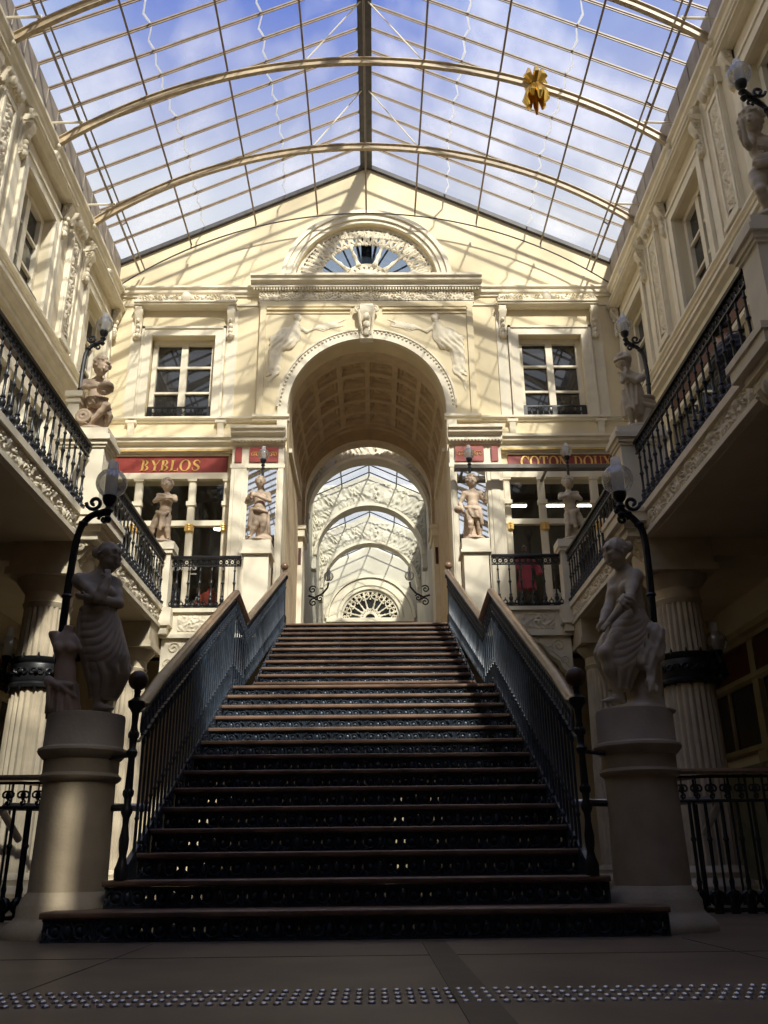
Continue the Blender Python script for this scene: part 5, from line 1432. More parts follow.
def hand(V, w, d, nrm, s, curl=.6, thumb=1, k=None):
    """w wrist, d pointing direction, nrm palm normal (fingers curl toward it), s hand length"""
    d = Vector(d).normalized(); n = Vector(nrm); n = (n-d*n.dot(d)).normalized(); a = d.cross(n).normalized(); w = Vector(w)
    B = np.array([[a.x, d.x, n.x], [a.y, d.y, n.y], [a.z, d.z, n.z]])
    k = k or s*.07
    V.ell(w+d*s*.30, (s*.21, s*.30, s*.11), s*.1, B)
    for i, (o, l) in enumerate(((-.15, .40), (-.05, .46), (.05, .43), (.145, .34))):
        p0 = w+d*s*.50+a*s*o; d1 = (d*math.cos(curl*.5)+n*math.sin(curl*.5)+a*o*.25); d2 = d*math.cos(curl*1.5)+n*math.sin(curl*1.5)
        p1 = p0+d1*s*l*.55; p2 = p1+d2*s*l*.5
        V.cap(p0, p1, s*.060, s*.054, k); V.cap(p1, p2, s*.054, s*.044, k*.6)
    t0 = w+d*s*.18+a*s*.17*-thumb; t1 = t0+(d*.6-a*thumb*.55+n*.4)*s*.26; t2 = t1+(d*.85+n*.45)*s*.22
    V.cap(t0, t1, s*.075, s*.062, k); V.cap(t1, t2, s*.06, s*.048, k*.6)
def foot(V, ank, toe, s):
    a = Vector(ank); d = Vector(toe); d.z = 0; d.normalize(); z0 = a.z-s*.24; sd = Vector((-d.y, d.x, 0))
    V.cap(a, a+Vector((0, 0, -s*.10))-d*s*.10, s*.17, s*.16, s*.08)
    V.cap((a.x, a.y, z0+s*.14), (a.x+d.x*s*.45, a.y+d.y*s*.45, z0+s*.13), s*.16, s*.14, s*.12)
    for i, (o, l) in enumerate(((-.13, .78), (-.055, .80), (.01, .77), (.07, .72), (.125, .66))):
        b = Vector((a.x, a.y, z0+s*.10))+d*s*.42+sd*s*o; e = Vector((a.x, a.y, z0+s*.065))+d*s*l+sd*s*o
        V.cap(b, e, s*.085, s*.06, s*.06)
def body(V, J, h, plump=1., yaw=0., breast=0., k=None):
    """one continuous figure; J holds joints, h is the standing height"""
    k = k or .035*h; p = plump
    cz, sz = math.cos(yaw), math.sin(yaw); Rz = np.array([[cz, -sz, 0], [sz, cz, 0], [0, 0, 1]])
    ch, be, pe = J['chest'], J['belly'], J['pelvis']
    V.ell(ch, (.098*h*p, .070*h*p, .105*h), k, Rz); V.ell(be, (.084*h*p, .068*h*p, .090*h), k, Rz); V.ell(pe, (.102*h*p, .080*h*p, .080*h), k, Rz)
    V.cap(ch, be, .068*h*p, .066*h*p, k); V.cap(be, pe, .068*h*p, .078*h*p, k)
    if p > 1.02: V.ell(np.array(be)+Rz @ np.array([0, -.035*h, -.01*h]), (.06*h, .05*h, .06*h), k, Rz)
    if breast:
        for s in (-1, 1): V.ell(np.array(ch)+Rz @ np.array([s*.045*h, -.062*h, -.01*h]), (.036*h, .034*h, .036*h), .02*h, Rz)
    else:
        for s in (-1, 1): V.ell(np.array(ch)+Rz @ np.array([s*.045*h, -.052*h, .02*h]), (.045*h, .022*h, .035*h), .02*h, Rz)
    nk = J['neck']; V.cap(lerp(ch, nk, .45), nk, .050*h, .040*h, k*.8); V.cap(nk, lerp(nk, J['head'], .8), .040*h, .038*h, k*.6)
    head(V, J['head'], J['look'], J.get('hh', .073*h), J.get('roll', 0.))
    for s in 'LR':
        sh, el, wr = J['sh'+s], J['el'+s], J['wr'+s]
        V.cap(nk, sh, .034*h, .040*h, k); V.ell(sh, (.042*h*p,)*3, k*.8)
        V.cap(sh, lerp(sh, el, .55), .040*h*p, .035*h*p, k*.6); V.cap(lerp(sh, el, .5), el, .034*h*p, .028*h*p, k*.4)
        V.cap(el, lerp(el, wr, .4), .028*h*p, .030*h*p, k*.35); V.cap(lerp(el, wr, .4), wr, .030*h*p, .020*h*p, k*.35)
        hd = J.get('hand'+s)
        if hd: hand(V, wr, hd[0], hd[1], hd[2] if len(hd) > 2 else .105*h, hd[3] if len(hd) > 3 else .6, hd[4] if len(hd) > 4 else 1)
        hi, kn, an = J['hip'+s], J['kn'+s], J['an'+s]
        V.cap(hi, lerp(hi, kn, .55), .070*h*p, .055*h*p, k); V.cap(lerp(hi, kn, .5), kn, .055*h*p, .040*h*p, k*.6)
        V.ell(kn, (.040*h*p,)*3, k*.4)
        V.cap(kn, lerp(kn, an, .35), .038*h*p, .041*h*p, k*.5); V.cap(lerp(kn, an, .35), an, .041*h*p, .024*h, k*.5)
        if J.get('toe'+s): foot(V, an, J['toe'+s], .135*h)

def plinth(mb, x, y, z, r, h=.04):
    pass
# ------------------------------------------------------------------ foreground left: thinking girl beside a headless torso
def statue_front_left():
    base = (-1.715, 5.72, 1.265)
    g = thing('statue', base, 'stone statue of a girl, hand on chin, beside a headless torso', 'statue', 'large statues at the foot of the stairs')
    J = dict(head=(.165, -.03, 1.015), look=(.80, -.42, -.42), hh=.093, neck=(.095, 0, .885),
             chest=(.085, 0, .785), belly=(.085, .01, .66), pelvis=(.09, .01, .545),
             shL=(-.02, -.055, .845), elL=(.135, -.165, .695), wrL=(.185, -.135, .835), handL=((-.1, .25, 1), (-.4, .9, -.2), .105, .9, -1),
             shR=(.175, .05, .85), elR=(.225, -.03, .70), wrR=(.065, -.155, .705), handR=((-1, -.12, .12), (.2, .9, .5), .10, .5, 1),
             hipL=(.035, -.02, .52), knL=(.09, -.07, .29), anL=(.095, -.035, .055), toeL=(.85, -.5, 0),
             hipR=(.15, .03, .52), knR=(.235, .03, .30), anR=(.05, .085, .055), toeR=(.5, -.3, 0))
    V = Vol((-.18, -.30, -.01), (.40, .26, 1.16), .0062)
    body(V, J, 1.13, 1.0, .45, breast=1)
    V.cap((-.16, 0, .012), (.24, 0, .012), .0, .0, .001) if 0 else None
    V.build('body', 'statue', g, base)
    V = Vol((-.1, -.30, .82), (.36, .2, 1.22), .0058)
    hair(V, J['head'], J['look'], .095, 'bun')
    B = basis(J['look']); c = np.array(J['head'])
    V.build('hair', 'statue', g, base)
    V = Vol((-.16, -.30, .04), (.42, .30, .74), .0062)
    V.skirt([(.675, .085, -.01, .112, .095), (.60, .09, -.01, .136, .110), (.48, .10, -.01, .155, .125), (.36, .125, -.01, .160, .125), (.24, .14, 0, .140, .112), (.15, .125, .01, .105, .095), (.10, .11, .01, .085, .08)], 8, .016, 1.2, .4, diag=(.030, 62., .17, .26, .68, .35))
    for q in range(8):         # rolled edge at the waist
        a = 2*PI*q/8; b = 2*PI*(q+1)/8
        V.cap((.085+.112*math.cos(a), -.01+.10*math.sin(a), .668+.012*math.sin(a)), (.085+.112*math.cos(b), -.01+.10*math.sin(b), .668+.012*math.sin(b)), .013, .013, .012)
    V.build('drapery', 'statue', g, base)
    V = Vol((-.27, -.22, -.01), (.03, .12, .58), .0062)
    V.ell((-.105, -.06, .415), (.085, .062, .10), .03); V.ell((-.110, -.06, .26), (.068, .056, .11), .03); V.ell((-.115, -.055, .16), (.080, .066, .08), .03)
    for s in (-1, 1): V.ell((-.105+s*.035, -.112, .40), (.034, .026, .034), .02)
    V.cap((-.10, -.06, .47), (-.085, -.065, .535), .038, .034, .02); V.cap((-.165, -.05, .455), (-.185, -.06, .495), .042, .036, .02); V.cap((-.035, -.06, .455), (-.005, -.075, .40), .040, .034, .02)
    V.ell((-.085, -.065, .575), (.05, .05, .03), .006, None, 's'); V.ell((-.195, -.06, .535), (.05, .05, .024), .006, None, 's')
    V.build('torso_fragment', 'statueb', g, base)
    V = Vol((-.30, -.24, -.01), (.05, .14, .26), .0062)
    V.skirt([(.19, -.115, -.055, .088, .075), (.10, -.12, -.055, .096, .085), (0, -.125, -.05, .105, .09)], 11, .012, 2.5)
    V.cap((-.20, -.12, .20), (-.12, -.145, .155), .020, .022, .012); V.cap((-.12, -.145, .155), (-.03, -.10, .10), .022, .015, .012); V.cap((-.19, -.115, .185), (-.05, -.13, .165), .018, .018, .012)
    V.ell((-.19, -.125, .19), (.034, .028, .034), .012); V.cap((-.19, -.13, .17), (-.185, -.125, .03), .016, .022, .012)
    V.build('torso_drapery', 'statueb', g, base)
    V = Vol((-.29, -.25, -.03), (.29, .25, .05), .01)
    V.ell((0, 0, -.012), (.235, .215, .030), .01); V.build('plinth', 'statue', g, base)
WARP = (-.012, -.107); statue_front_left(); WARP = None

def statue_front_right():
    base = (1.755, 5.72, 1.265)
    g = thing('statue', base, 'bounce-lightened stone statue of a girl with hair bun, looking down left, beside a stump', 'statue', 'large statues at the foot of the stairs')
    J = dict(head=(-.160, -.05, 1.015), look=(-.80, -.36, -.50), hh=.094, neck=(-.085, 0, .895),
             chest=(-.065, 0, .785), belly=(-.045, .01, .66), pelvis=(-.035, .01, .54),
             shL=(-.035, -.075, .845), elL=(-.10, -.175, .675), wrL=(-.225, -.175, .53), handL=((-.75, -.1, -.75), (.5, .8, -.3), .10, .7, -1),
             shR=(-.13, .06, .84), elR=(-.19, .01, .67), wrR=(-.25, -.07, .55), handR=((-.6, -.3, -.7), (.6, -.6, -.2), .10, .6, 1),
             hipL=(-.05, -.035, .52), knL=(-.24, -.10, .345), anL=(-.135, -.055, .075), toeL=(-.9, -.35, 0),
             hipR=(0, .04, .51), knR=(-.05, .03, .28), anR=(-.02, .06, .055), toeR=(-.9, -.2, 0))
    V = Vol((-.42, -.30, -.02), (.16, .24, 1.16), .0062)
    body(V, J, 1.13, 1.0, -1.05, breast=1)
    V.build('body', 'statuebounce', g, base)
    V = Vol((-.34, -.28, .82), (.08, .2, 1.22), .0058)
    hair(V, J['head'], J['look'], .096, 'bun'); V.build('hair', 'statuebounce', g, base)
    V = Vol((-.40, -.30, .05), (.20, .26, .80), .0062)
    V.skirt([(.635, -.045, 0, .095, .090), (.56, -.055, 0, .135, .115), (.46, -.085, -.01, .165, .125), (.36, -.12, -.02, .170, .125), (.26, -.125, -.03, .135, .11), (.17, -.125, -.03, .085, .085), (.12, -.125, -.03, .07, .072)], 9, .011, -1.2, 1., diag=(.030, 62., .17, .22, .60, .3))
    V.build('drapery', 'statuebounce', g, base)
    V = Vol((-.26, -.28, .52), (.04, .0, .76), .0055)      # bunched cloth round the arm
    ax = Vector((-.125, 0, -.145)).normalized(); e1 = Vector((0, 1, 0)); e2 = ax.cross(e1)
    for q in range(3):
        c_ = Vector((-.105, -.175, .675))+ax*(.010+.026*q)
        pts = [c_+e1*(.036*math.cos(a))+e2*(.038*math.sin(a))+ax*(.010*math.sin(a*2+q)) for a in np.linspace(0, 2*PI, 11)]
        for a, b in zip(pts, pts[1:]): V.cap(a, b, .013, .013, .006)
    V.cap((-.08, -.185, .645), (-.06, -.165, .585), .024, .014, .012); V.build('arm_cloth', 'statuebounce', g, base)
    V = Vol((-.12, -.22, -.02), (.23, .22, .58), .0066)
    V.cap((.065, .035, 0), (.055, .03, .50), .115, .085, .02)
    V.ell((.02, -.02, .01), (.14, .12, .05), .03); V.build('tree_stump', 'statuebounce', g, base)
    V = Vol((-.12, -.28, .05), (.22, .20, .62), .0060)
    V.ell((.06, -.01, .50), (.105, .095, .055), .02); V.cap((.10, -.08, .47), (.105, -.10, .32), .055, .045, .02); V.cap((-.015, -.07, .45), (-.03, -.095, .28), .034, .030, .015)
    V.cap((-.03, -.095, .28), (.02, -.115, .24), .028, .020, .012); V.cap((.06, -.10, .36), (.05, -.12, .18), .036, .030, .012); V.ell((.048, -.128, .15), (.036, .034, .045), .012)
    for q in range(4): V.cap((-.03+.03*q, -.09, .50), (-.02+.02*q, -.125, .27), .011, .013, .010)
    for q in (-1, 0, 1): V.cap((.048+q*.018, -.15, .135), (.048+q*.02, -.158, .10), .013, .010, .006)
    V.bump(lambda X, Y, Z: .004*np.sin(X*70+Z*22)*np.sin(Z*45+Y*38)+.003*np.sin(X*120-Z*50)); V.build('hanging_skin', 'statuebounce', g, base)
    V = Vol((-.29, -.25, -.03), (.29, .25, .05), .01)
    V.ell((0, 0, -.012), (.235, .215, .030), .01); V.ell((-.18, -.06, .0), (.07, .05, .02), .02); V.build('plinth', 'statuebounce', g, base)
WARP = (.035, .104); statue_front_right(); WARP = None

# ------------------------------------------------------------------ smaller children statues
def putto(base, lab, J, h, style='curls', skirt=None, swags=(), props=(), mt='statueb', yaw=0., res=.0085, flip=1, rotz=0., plinth_r=.17, wreath=False):
    g = thing('statue', base, lab, 'statue', 'statues of children on the piers')
    if flip < 0:
        fl = lambda p: (-p[0],)+tuple(p[1:])
        J = {k: (v if not hasattr(v, '__len__') else tuple([fl(v[0]), fl(v[1])]+list(v[2:4])+[-v[4] if len(v) > 4 else -1]) if k.startswith('hand') else fl(v)) for k, v in J.items()}
    lo = (-.42, -.34, -.02); hi = (.42, .34, h*1.16)
    V = Vol(lo, hi, res); body(V, J, h, 1.12, yaw*flip); V.build('body', mt, g, base)
    V = Vol(lo, hi, res*.92); hair(V, J['head'], J['look'], J.get('hh', .08*h)*1.02, style)
    if wreath:
        B = basis(J['look']); c = np.array(J['head']); hh = J.get('hh', .08*h)
        for i in range(16):
            a = 2*PI*i/16; p = c+B @ (np.array([.86*math.cos(a), .86*math.sin(a)-.10, .50+.1*math.sin(a)])*hh); V.ell(p, (hh*.2,)*3, hh*.06)
    V.build('hair', mt, g, base)
    if skirt or swags:
        V = Vol(lo, hi, res)
        if skirt: V.skirt([(z, flip*x, y, rx, ry) for z, x, y, rx, ry in skirt], 8, .012, 2.*flip)
        for a, b, r in swags: V.cap((flip*a[0], a[1], a[2]), (flip*b[0], b[1], b[2]), r, r*.8, r*.8)
        V.build('drapery', mt, g, base)
    for nm, fn in props:
        V = Vol(lo, hi, res); fn(V, flip); V.build(nm, mt, g, base)
    m = MB(); x, y, z = base; m.lathe([(plinth_r*.98, 0), (plinth_r*1.05, .012), (plinth_r, .04), (plinth_r*.8, .055), (plinth_r*.3, .06)], x, y, z, 20); m.build('plinth', mt, g)
    return g

ARMS = dict(shL=(-.13, -.02, .80), shR=(.13, -.02, .80))
def std(h=1.0, **kw):
    J = dict(head=(0, -.03, 1.03*h), look=(0, -1, -.1), hh=.105*h, neck=(0, 0, .86*h), chest=(0, 0, .75*h), belly=(0, -.01, .60*h), pelvis=(0, 0, .49*h),
             shL=(-.125*h, 0, .815*h), elL=(-.18*h, -.02, .64*h), wrL=(-.15*h, -.10*h, .53*h), handL=((0, -.5, -.8), (.9, 0, 0), .11*h, .6, 1),
             shR=(.125*h, 0, .815*h), elR=(.18*h, -.02, .64*h), wrR=(.15*h, -.10*h, .53*h), handR=((0, -.5, -.8), (-.9, 0, 0), .11*h, .6, -1),
             hipL=(-.06*h, 0, .46*h), knL=(-.085*h, -.03*h, .27*h), anL=(-.09*h, 0, .085*h), toeL=(-.25, -1, 0),
             hipR=(.06*h, 0, .46*h), knR=(.085*h, -.03*h, .27*h), anR=(.09*h, 0, .085*h), toeR=(.25, -1, 0))
    J.update(kw); return J
# back row: arms-crossed boy on the left corner pier
crossed = dict(elL=(-.165, -.08, .69), wrL=(.03, -.165, .715), handL=((1, -.05, .1), (0, .8, -.3), .11, .4, 1), elR=(.165, -.09, .70), wrR=(-.03, -.175, .765), handR=((-1, 0, .1), (0, .8, -.3), .11, .4, -1))
boy = std(.96, **{k: (tuple(v) if not k.startswith('hand') else v) for k, v in crossed.items()})
boy.update(look=(.15, -.95, .05), knL=(-.17, -.05, .26), anL=(-.19, -.02, .085), knR=(.06, -.06, .27), anR=(.08, -.03, .085), pelvis=(-.03, 0, .47), hipL=(-.10, 0, .44), hipR=(.03, 0, .44))
sw = [((-.10, -.10, .50), (0, -.14, .44), .03), ((0, -.14, .44), (.07, -.10, .50), .028), ((-.01, -.14, .45), (-.03, -.13, .20), .035), ((.01, -.13, .42), (.02, -.12, .26), .028)]
stump = lambda V, f: (V.cap((f*-.02, .09, 0), (f*-.02, .07, .42), .12, .09, .02), V.ell((f*-.05, -.02, .04), (.16, .11, .05), .03))
putto((-3.15, 12.98, 4.98), 'statue of a boy with folded arms on the left landing corner pier', boy, .96, 'curls', None, sw, [('tree_stump', stump)])
boy2 = dict(boy); boy2.update(look=(.5, -.8, -.15))
putto((3.21, 12.98, 4.98), 'statue of a boy with folded arms on the right landing corner pier', boy2, .96, 'curls', None, sw, [('tree_stump', stump)], flip=-1, mt='statuebounce')
# stair-head left: girl with hands before her chest
girl = std(.98, look=(.25, -.95, -.05), elL=(-.20, -.05, .66), wrL=(-.14, -.15, .76), handL=((.4, -.3, .8), (.8, .3, 0), .11, .6, 1), elR=(.17, -.09, .66), wrR=(-.03, -.165, .72), handR=((-1, 0, .15), (0, .8, 0), .11, .5, -1),
           pelvis=(.01, 0, .48), knL=(-.03, -.09, .27), anL=(-.12, -.05, .085), knR=(.07, -.03, .26), anR=(.02, .02, .085), hipL=(-.05, 0, .45), hipR=(.07, 0, .45))
putto((-1.68, 12.98, 5.0), 'statue of a girl holding her hands to her chest, left stair-head pedestal', girl, .98, 'bun', None,
      [((-.12, -.08, .53), (.0, -.135, .50), .028), ((0, -.135, .50), (.13, -.06, .49), .028), ((-.12, -.07, .50), (-.14, -.08, .25), .034), ((-.10, -.07, .48), (-.11, -.07, .18), .03), ((.12, .02, .48), (.16, .04, .16), .04)],
      [('tree_stump', lambda V, f: (V.cap((.06, .10, 0), (.06, .08, .40), .13, .09, .02), V.ell((.10, -.02, .05), (.12, .10, .08), .03), V.ell((-.06, -.03, .03), (.14, .1, .045), .03)))])
# stair-head right: boy, jug at hip and raised fist
boy3 = std(.98, look=(.05, -1, -.05), elL=(-.21, -.02, .62), wrL=(-.17, -.08, .50), elR=(.20, -.03, .64), wrR=(.20, -.10, .76), handR=((0, -.1, 1), (-.9, -.2, 0), .11, 1.1, -1), knL=(-.06, -.08, .27), anL=(-.07, -.01, .085))
putto((1.68, 12.98, 5.0), 'statue of a standing boy with a basket at his hip, right stair-head pedestal', boy3, .98, 'curls',
      [(.57, 0, -.01, .125, .105), (.48, 0, -.01, .14, .115), (.36, .01, -.01, .135, .11)], [((-.13, -.06, .55), (.02, -.125, .50), .022), ((.02, -.125, .50), (.13, -.05, .54), .022), ((.09, -.09, .5), (.12, -.09, .26), .036)],
      [('basket', lambda V, f: (V.ell((-.235, -.04, .52), (.07, .08, .06), .01), V.ell((-.235, -.04, .58), (.055, .06, .04), .01, None, 's'))),
       ('tree_stump', lambda V, f: (V.cap((-.04, .10, 0), (-.05, .08, .42), .13, .09, .02), V.ell((.06, .04, .04), (.12, .1, .06), .03)))])
# gallery middle left: curly boy leaning over a drum
mid = std(.86, head=(.045, -.10, .83), look=(.55, -.75, -.35), hh=.105, neck=(-.01, -.02, .71), chest=(-.035, 0, .62), belly=(-.03, 0, .50), pelvis=(0, .01, .41),
          shL=(-.145, -.04, .655), elL=(-.12, -.17, .52), wrL=(.04, -.22, .50), handL=((1, -.1, -.1), (0, .2, -1), .10, .5, 1), shR=(.09, -.03, .67), elR=(.18, -.08, .53), wrR=(.16, -.19, .45), handR=((-.1, -.8, -.5), (-.9, 0, .2), .10, .5, -1),
          hipL=(-.03, -.01, .39), knL=(.17, -.14, .30), anL=(-.02, -.10, .085), toeL=(-.5, -.8, 0), hipR=(.07, .02, .39), knR=(.16, .02, .24), anR=(.10, .06, .085), toeR=(.3, -1, 0))
putto((-3.12, 9.22, 5.0), 'statue of a curly haired boy leaning over a drum, left gallery middle pier', mid, .86, 'curls',
      [(.47, -.01, 0, .115, .10), (.40, .02, -.01, .13, .115), (.33, .06, -.03, .13, .11)], [((-.10, -.05, .45), (.03, -.13, .41), .022), ((.03, -.13, .41), (.14, -.06, .43), .022)],
      [('drum', lambda V, f: (V.ell((.15, -.20, .49), (.105, .10, .045), .01, basis((.8, -.3, .5))), V.ell((.13, -.215, .545), (.075, .07, .03), .01, basis((.8, -.3, .5)), 's'))),
       ('rock_seat', lambda V, f: (V.cap((-.02, .08, 0), (-.01, .08, .28), .15, .13, .02), V.cap((-.07, -.06, .14), (-.07, -.03, .14), .10, .10, .02))),
       ('bundle', lambda V, f: [V.cap((-.08+r*math.cos(a), -.155, .16+r*math.sin(a)), (-.08+r*math.cos(a+.6), -.155, .16+r*math.sin(a+.6)), .018, .018, .008) for r in (.035, .075) for a in np.arange(0, 6.3, .6)])], res=.0085)
bl = thing('stone_block', (-3.33, 9.15, 5.0), 'small stone block with capped top beside the drum boy statue', 'block')
m = MB(); m.box(-3.40, -3.27, 9.08, 9.28, 5.0, 5.36); m.box(-3.42, -3.25, 9.06, 9.30, 5.34, 5.38); m.build('shaft', 'trim', bl)
m = MB(); m.box(-3.435, -3.235, 9.045, 9.315, 5.41, 5.48); m.box(-3.41, -3.26, 9.07, 9.29, 5.38, 5.41); m.build('cap', 'trim', bl)
# gallery middle right: wreathed boy, hand at chin, long drapery
wr = std(.92, head=(-.10, -.07, .88), look=(-.60, -.70, -.50), hh=.10, neck=(-.03, -.01, .77), chest=(.0, 0, .67), belly=(.015, 0, .54), pelvis=(0, .01, .44),
         shL=(-.10, -.05, .72), elL=(-.16, -.15, .58), wrL=(-.11, -.15, .71), handL=((-.1, -.1, 1), (.6, .7, 0), .10, .9, 1), shR=(.12, -.02, .71), elR=(-.01, -.16, .58), wrR=(-.13, -.16, .66), handR=((-.8, -.1, .5), (0, .8, -.4), .10, .7, -1),
         hipL=(-.06, 0, .42), knL=(-.10, -.08, .26), anL=(-.06, -.02, .085), toeL=(-.4, -.9, 0), hipR=(.05, .01, .42), knR=(.06, .0, .25), anR=(.03, .04, .085), toeR=(-.2, -1, 0))
putto((3.19, 9.22, 5.0), 'statue of a wreathed boy with hand at chin, right gallery middle pier', wr, .92, 'curls',
      [(.60, .0, -.01, .10, .095), (.50, -.01, -.01, .125, .11), (.35, -.03, -.01, .135, .115), (.20, -.04, 0, .12, .10)], [((-.10, -.09, .56), (-.09, -.13, .25), .02), ((-.05, -.12, .57), (-.06, -.14, .22), .02), ((0, -.13, .55), (-.02, -.14, .28), .02), ((-.14, -.05, .5), (-.14, -.06, .18), .022)],
      [('stump', lambda V, f: (V.cap((.13, .05, 0), (.13, .04, .34), .10, .085, .02), V.cap((.06, -.05, .40), (.22, -.02, .37), .032, .03, .01), V.cap((.06, -.06, .34), (.22, -.03, .31), .03, .03, .01), V.ell((.13, 0, .43), (.12, .11, .03), .01), V.ell((0, 0, .03), (.2, .14, .05), .03)))], mt='statuebounce', wreath=True)
# top right, near: curly boy holding something before him
near = std(.98, head=(-.035, -.08, .97), look=(-.62, -.72, -.25), hh=.105, neck=(.02, -.01, .87), chest=(.045, 0, .76), belly=(.04, 0, .61), pelvis=(.02, 0, .50),
           shL=(-.06, -.05, .82), elL=(-.13, -.15, .64), wrL=(-.20, -.19, .70), handL=((-.3, -.2, .9), (.7, .3, 0), .105, 1.0, 1), shR=(.17, -.01, .82), elR=(.16, -.14, .63), wrR=(.0, -.20, .58), handR=((-1, -.1, .0), (0, .6, .6), .105, .8, -1),
           hipL=(-.04, -.01, .46), knL=(-.08, -.09, .26), anL=(-.0, -.02, .085), toeL=(-.6, -.8, 0), hipR=(.09, 0, .46), knR=(.12, -.03, .25), anR=(.12, .04, .085), toeR=(.1, -1, 0))
putto((3.24, 5.62, 5.0), 'statue of a curly haired boy above the near right pier, at the photo edge', near, .94, 'curls',
      None, [((-.08, -.09, .53), (.06, -.125, .54), .026), ((.06, -.125, .54), (.16, -.04, .58), .026), ((-.06, -.10, .50), (.06, -.12, .50), .026), ((.12, -.06, .54), (.15, -.02, .16), .05), ((.17, .0, .52), (.18, .02, .1), .05), ((.10, -.09, .46), (.10, -.08, .33), .04)],
      [('flute', lambda V, f: V.cap((-.20, -.24, .82), (-.18, -.21, .62), .018, .022, .005)), ('stump', lambda V, f: (V.cap((.15, .08, 0), (.15, .06, .40), .11, .09, .02), V.ell((.04, .02, .03), (.2, .15, .05), .03)))], mt='statuebounce', res=.0080)

# ------------------------------------------------------------------ winged reclining figures in the arch spandrels
def spandrel(s):
    V = Vol((.28, -.20, 8.55), (2.02, .20, 10.62), .013)
    c = lambda a, b, r0, r1=None, k=.03: V.cap((a[0], 0, a[1]), (b[0], 0, b[1]), r0, r1, k)
    V.ell((1.345, -.01, 10.40), (.065, .06, .08), .02); V.ell((1.375, 0, 10.43), (.075, .06, .07), .02); c((1.365, 10.34), (1.39, 10.27), .04, .05)
    c((1.39, 10.22), (1.46, 9.98), .095, .085); c((1.46, 9.98), (1.52, 9.86), .10, .13)                 # torso, hips
    c((1.52, 9.88), (1.80, 9.90), .12, .095); c((1.80, 9.90), (1.86, 9.42), .085, .06); c((1.86, 9.42), (1.85, 9.18), .055, .035); c((1.85, 9.16), (1.93, 9.10), .03, .02)
    c((1.50, 9.80), (1.72, 9.70), .11, .09); c((1.72, 9.70), (1.80, 9.25), .08, .05)
    c((1.34, 10.20), (1.18, 10.08), .042, .036); c((1.18, 10.08), (1.00, 10.16), .034, .024); V.ell((.97, 0, 10.18), (.035, .03, .028), .01)
    c((1.46, 10.18), (1.60, 10.04), .042, .034); c((1.60, 10.04), (1.74, 10.02), .032, .024)
    V.ell((1.64, 0, 9.86), (.24, .075, .20), .05); V.ell((1.78, 0, 9.5), (.12, .06, .26), .05)
    for i in range(8): c((1.50+.045*i, 9.98-.012*abs(i-3)), (1.56+.045*i, 9.66-.01*i), .020, .016, .012)  # robe over the lap
    for i in range(7): c((1.62+.04*i, 9.72), (1.70+.035*i, 9.12+.05*(i % 3)), .024, .018, .014)           # falling folds
    for i in range(5): c((1.36+.035*i, 10.16-.02*i), (1.42+.04*i, 9.90-.015*i), .014, .012, .010)
    c((1.70, 9.25), (1.86, 8.98), .05, .03); c((1.86, 8.98), (1.90, 8.72), .035, .014)
    for i in range(7): c((1.02-.06*i, 10.17+.012*i), (.84-.075*i, 10.30+.012*i), .018, .007, .012); c((1.0-.06*i, 10.15+.012*i), (.80-.06*i, 10.08+.022*i), .018, .007, .012)
    c((1.04, 10.15), (.52, 10.26), .016, .008)
    V.ell((1.60, 0, 10.04), (.15, .05, .15), .05); V.ell((1.44, 0, 10.0), (.16, .06, .20), .04)
    V.bump(lambda X, Y, Z: .010*np.sin(62*(X*.75+Z*.42)+3*np.sin(Z*9))*np.clip((10.12-Z)/.1, 0, 1)*np.clip((X-1.40)/.06, 0, 1)+0*Y)
    P, F = V.mesh(); P = P.copy(); P[:, 1] = 14.935+np.minimum(P[:, 1], .03)*.66
    P[:, 0] *= s
    np_mesh('winged_figure', P, F if s > 0 else F[:, ::-1], 'relief', arch_o)
for s in (-1, 1): spandrel(s)

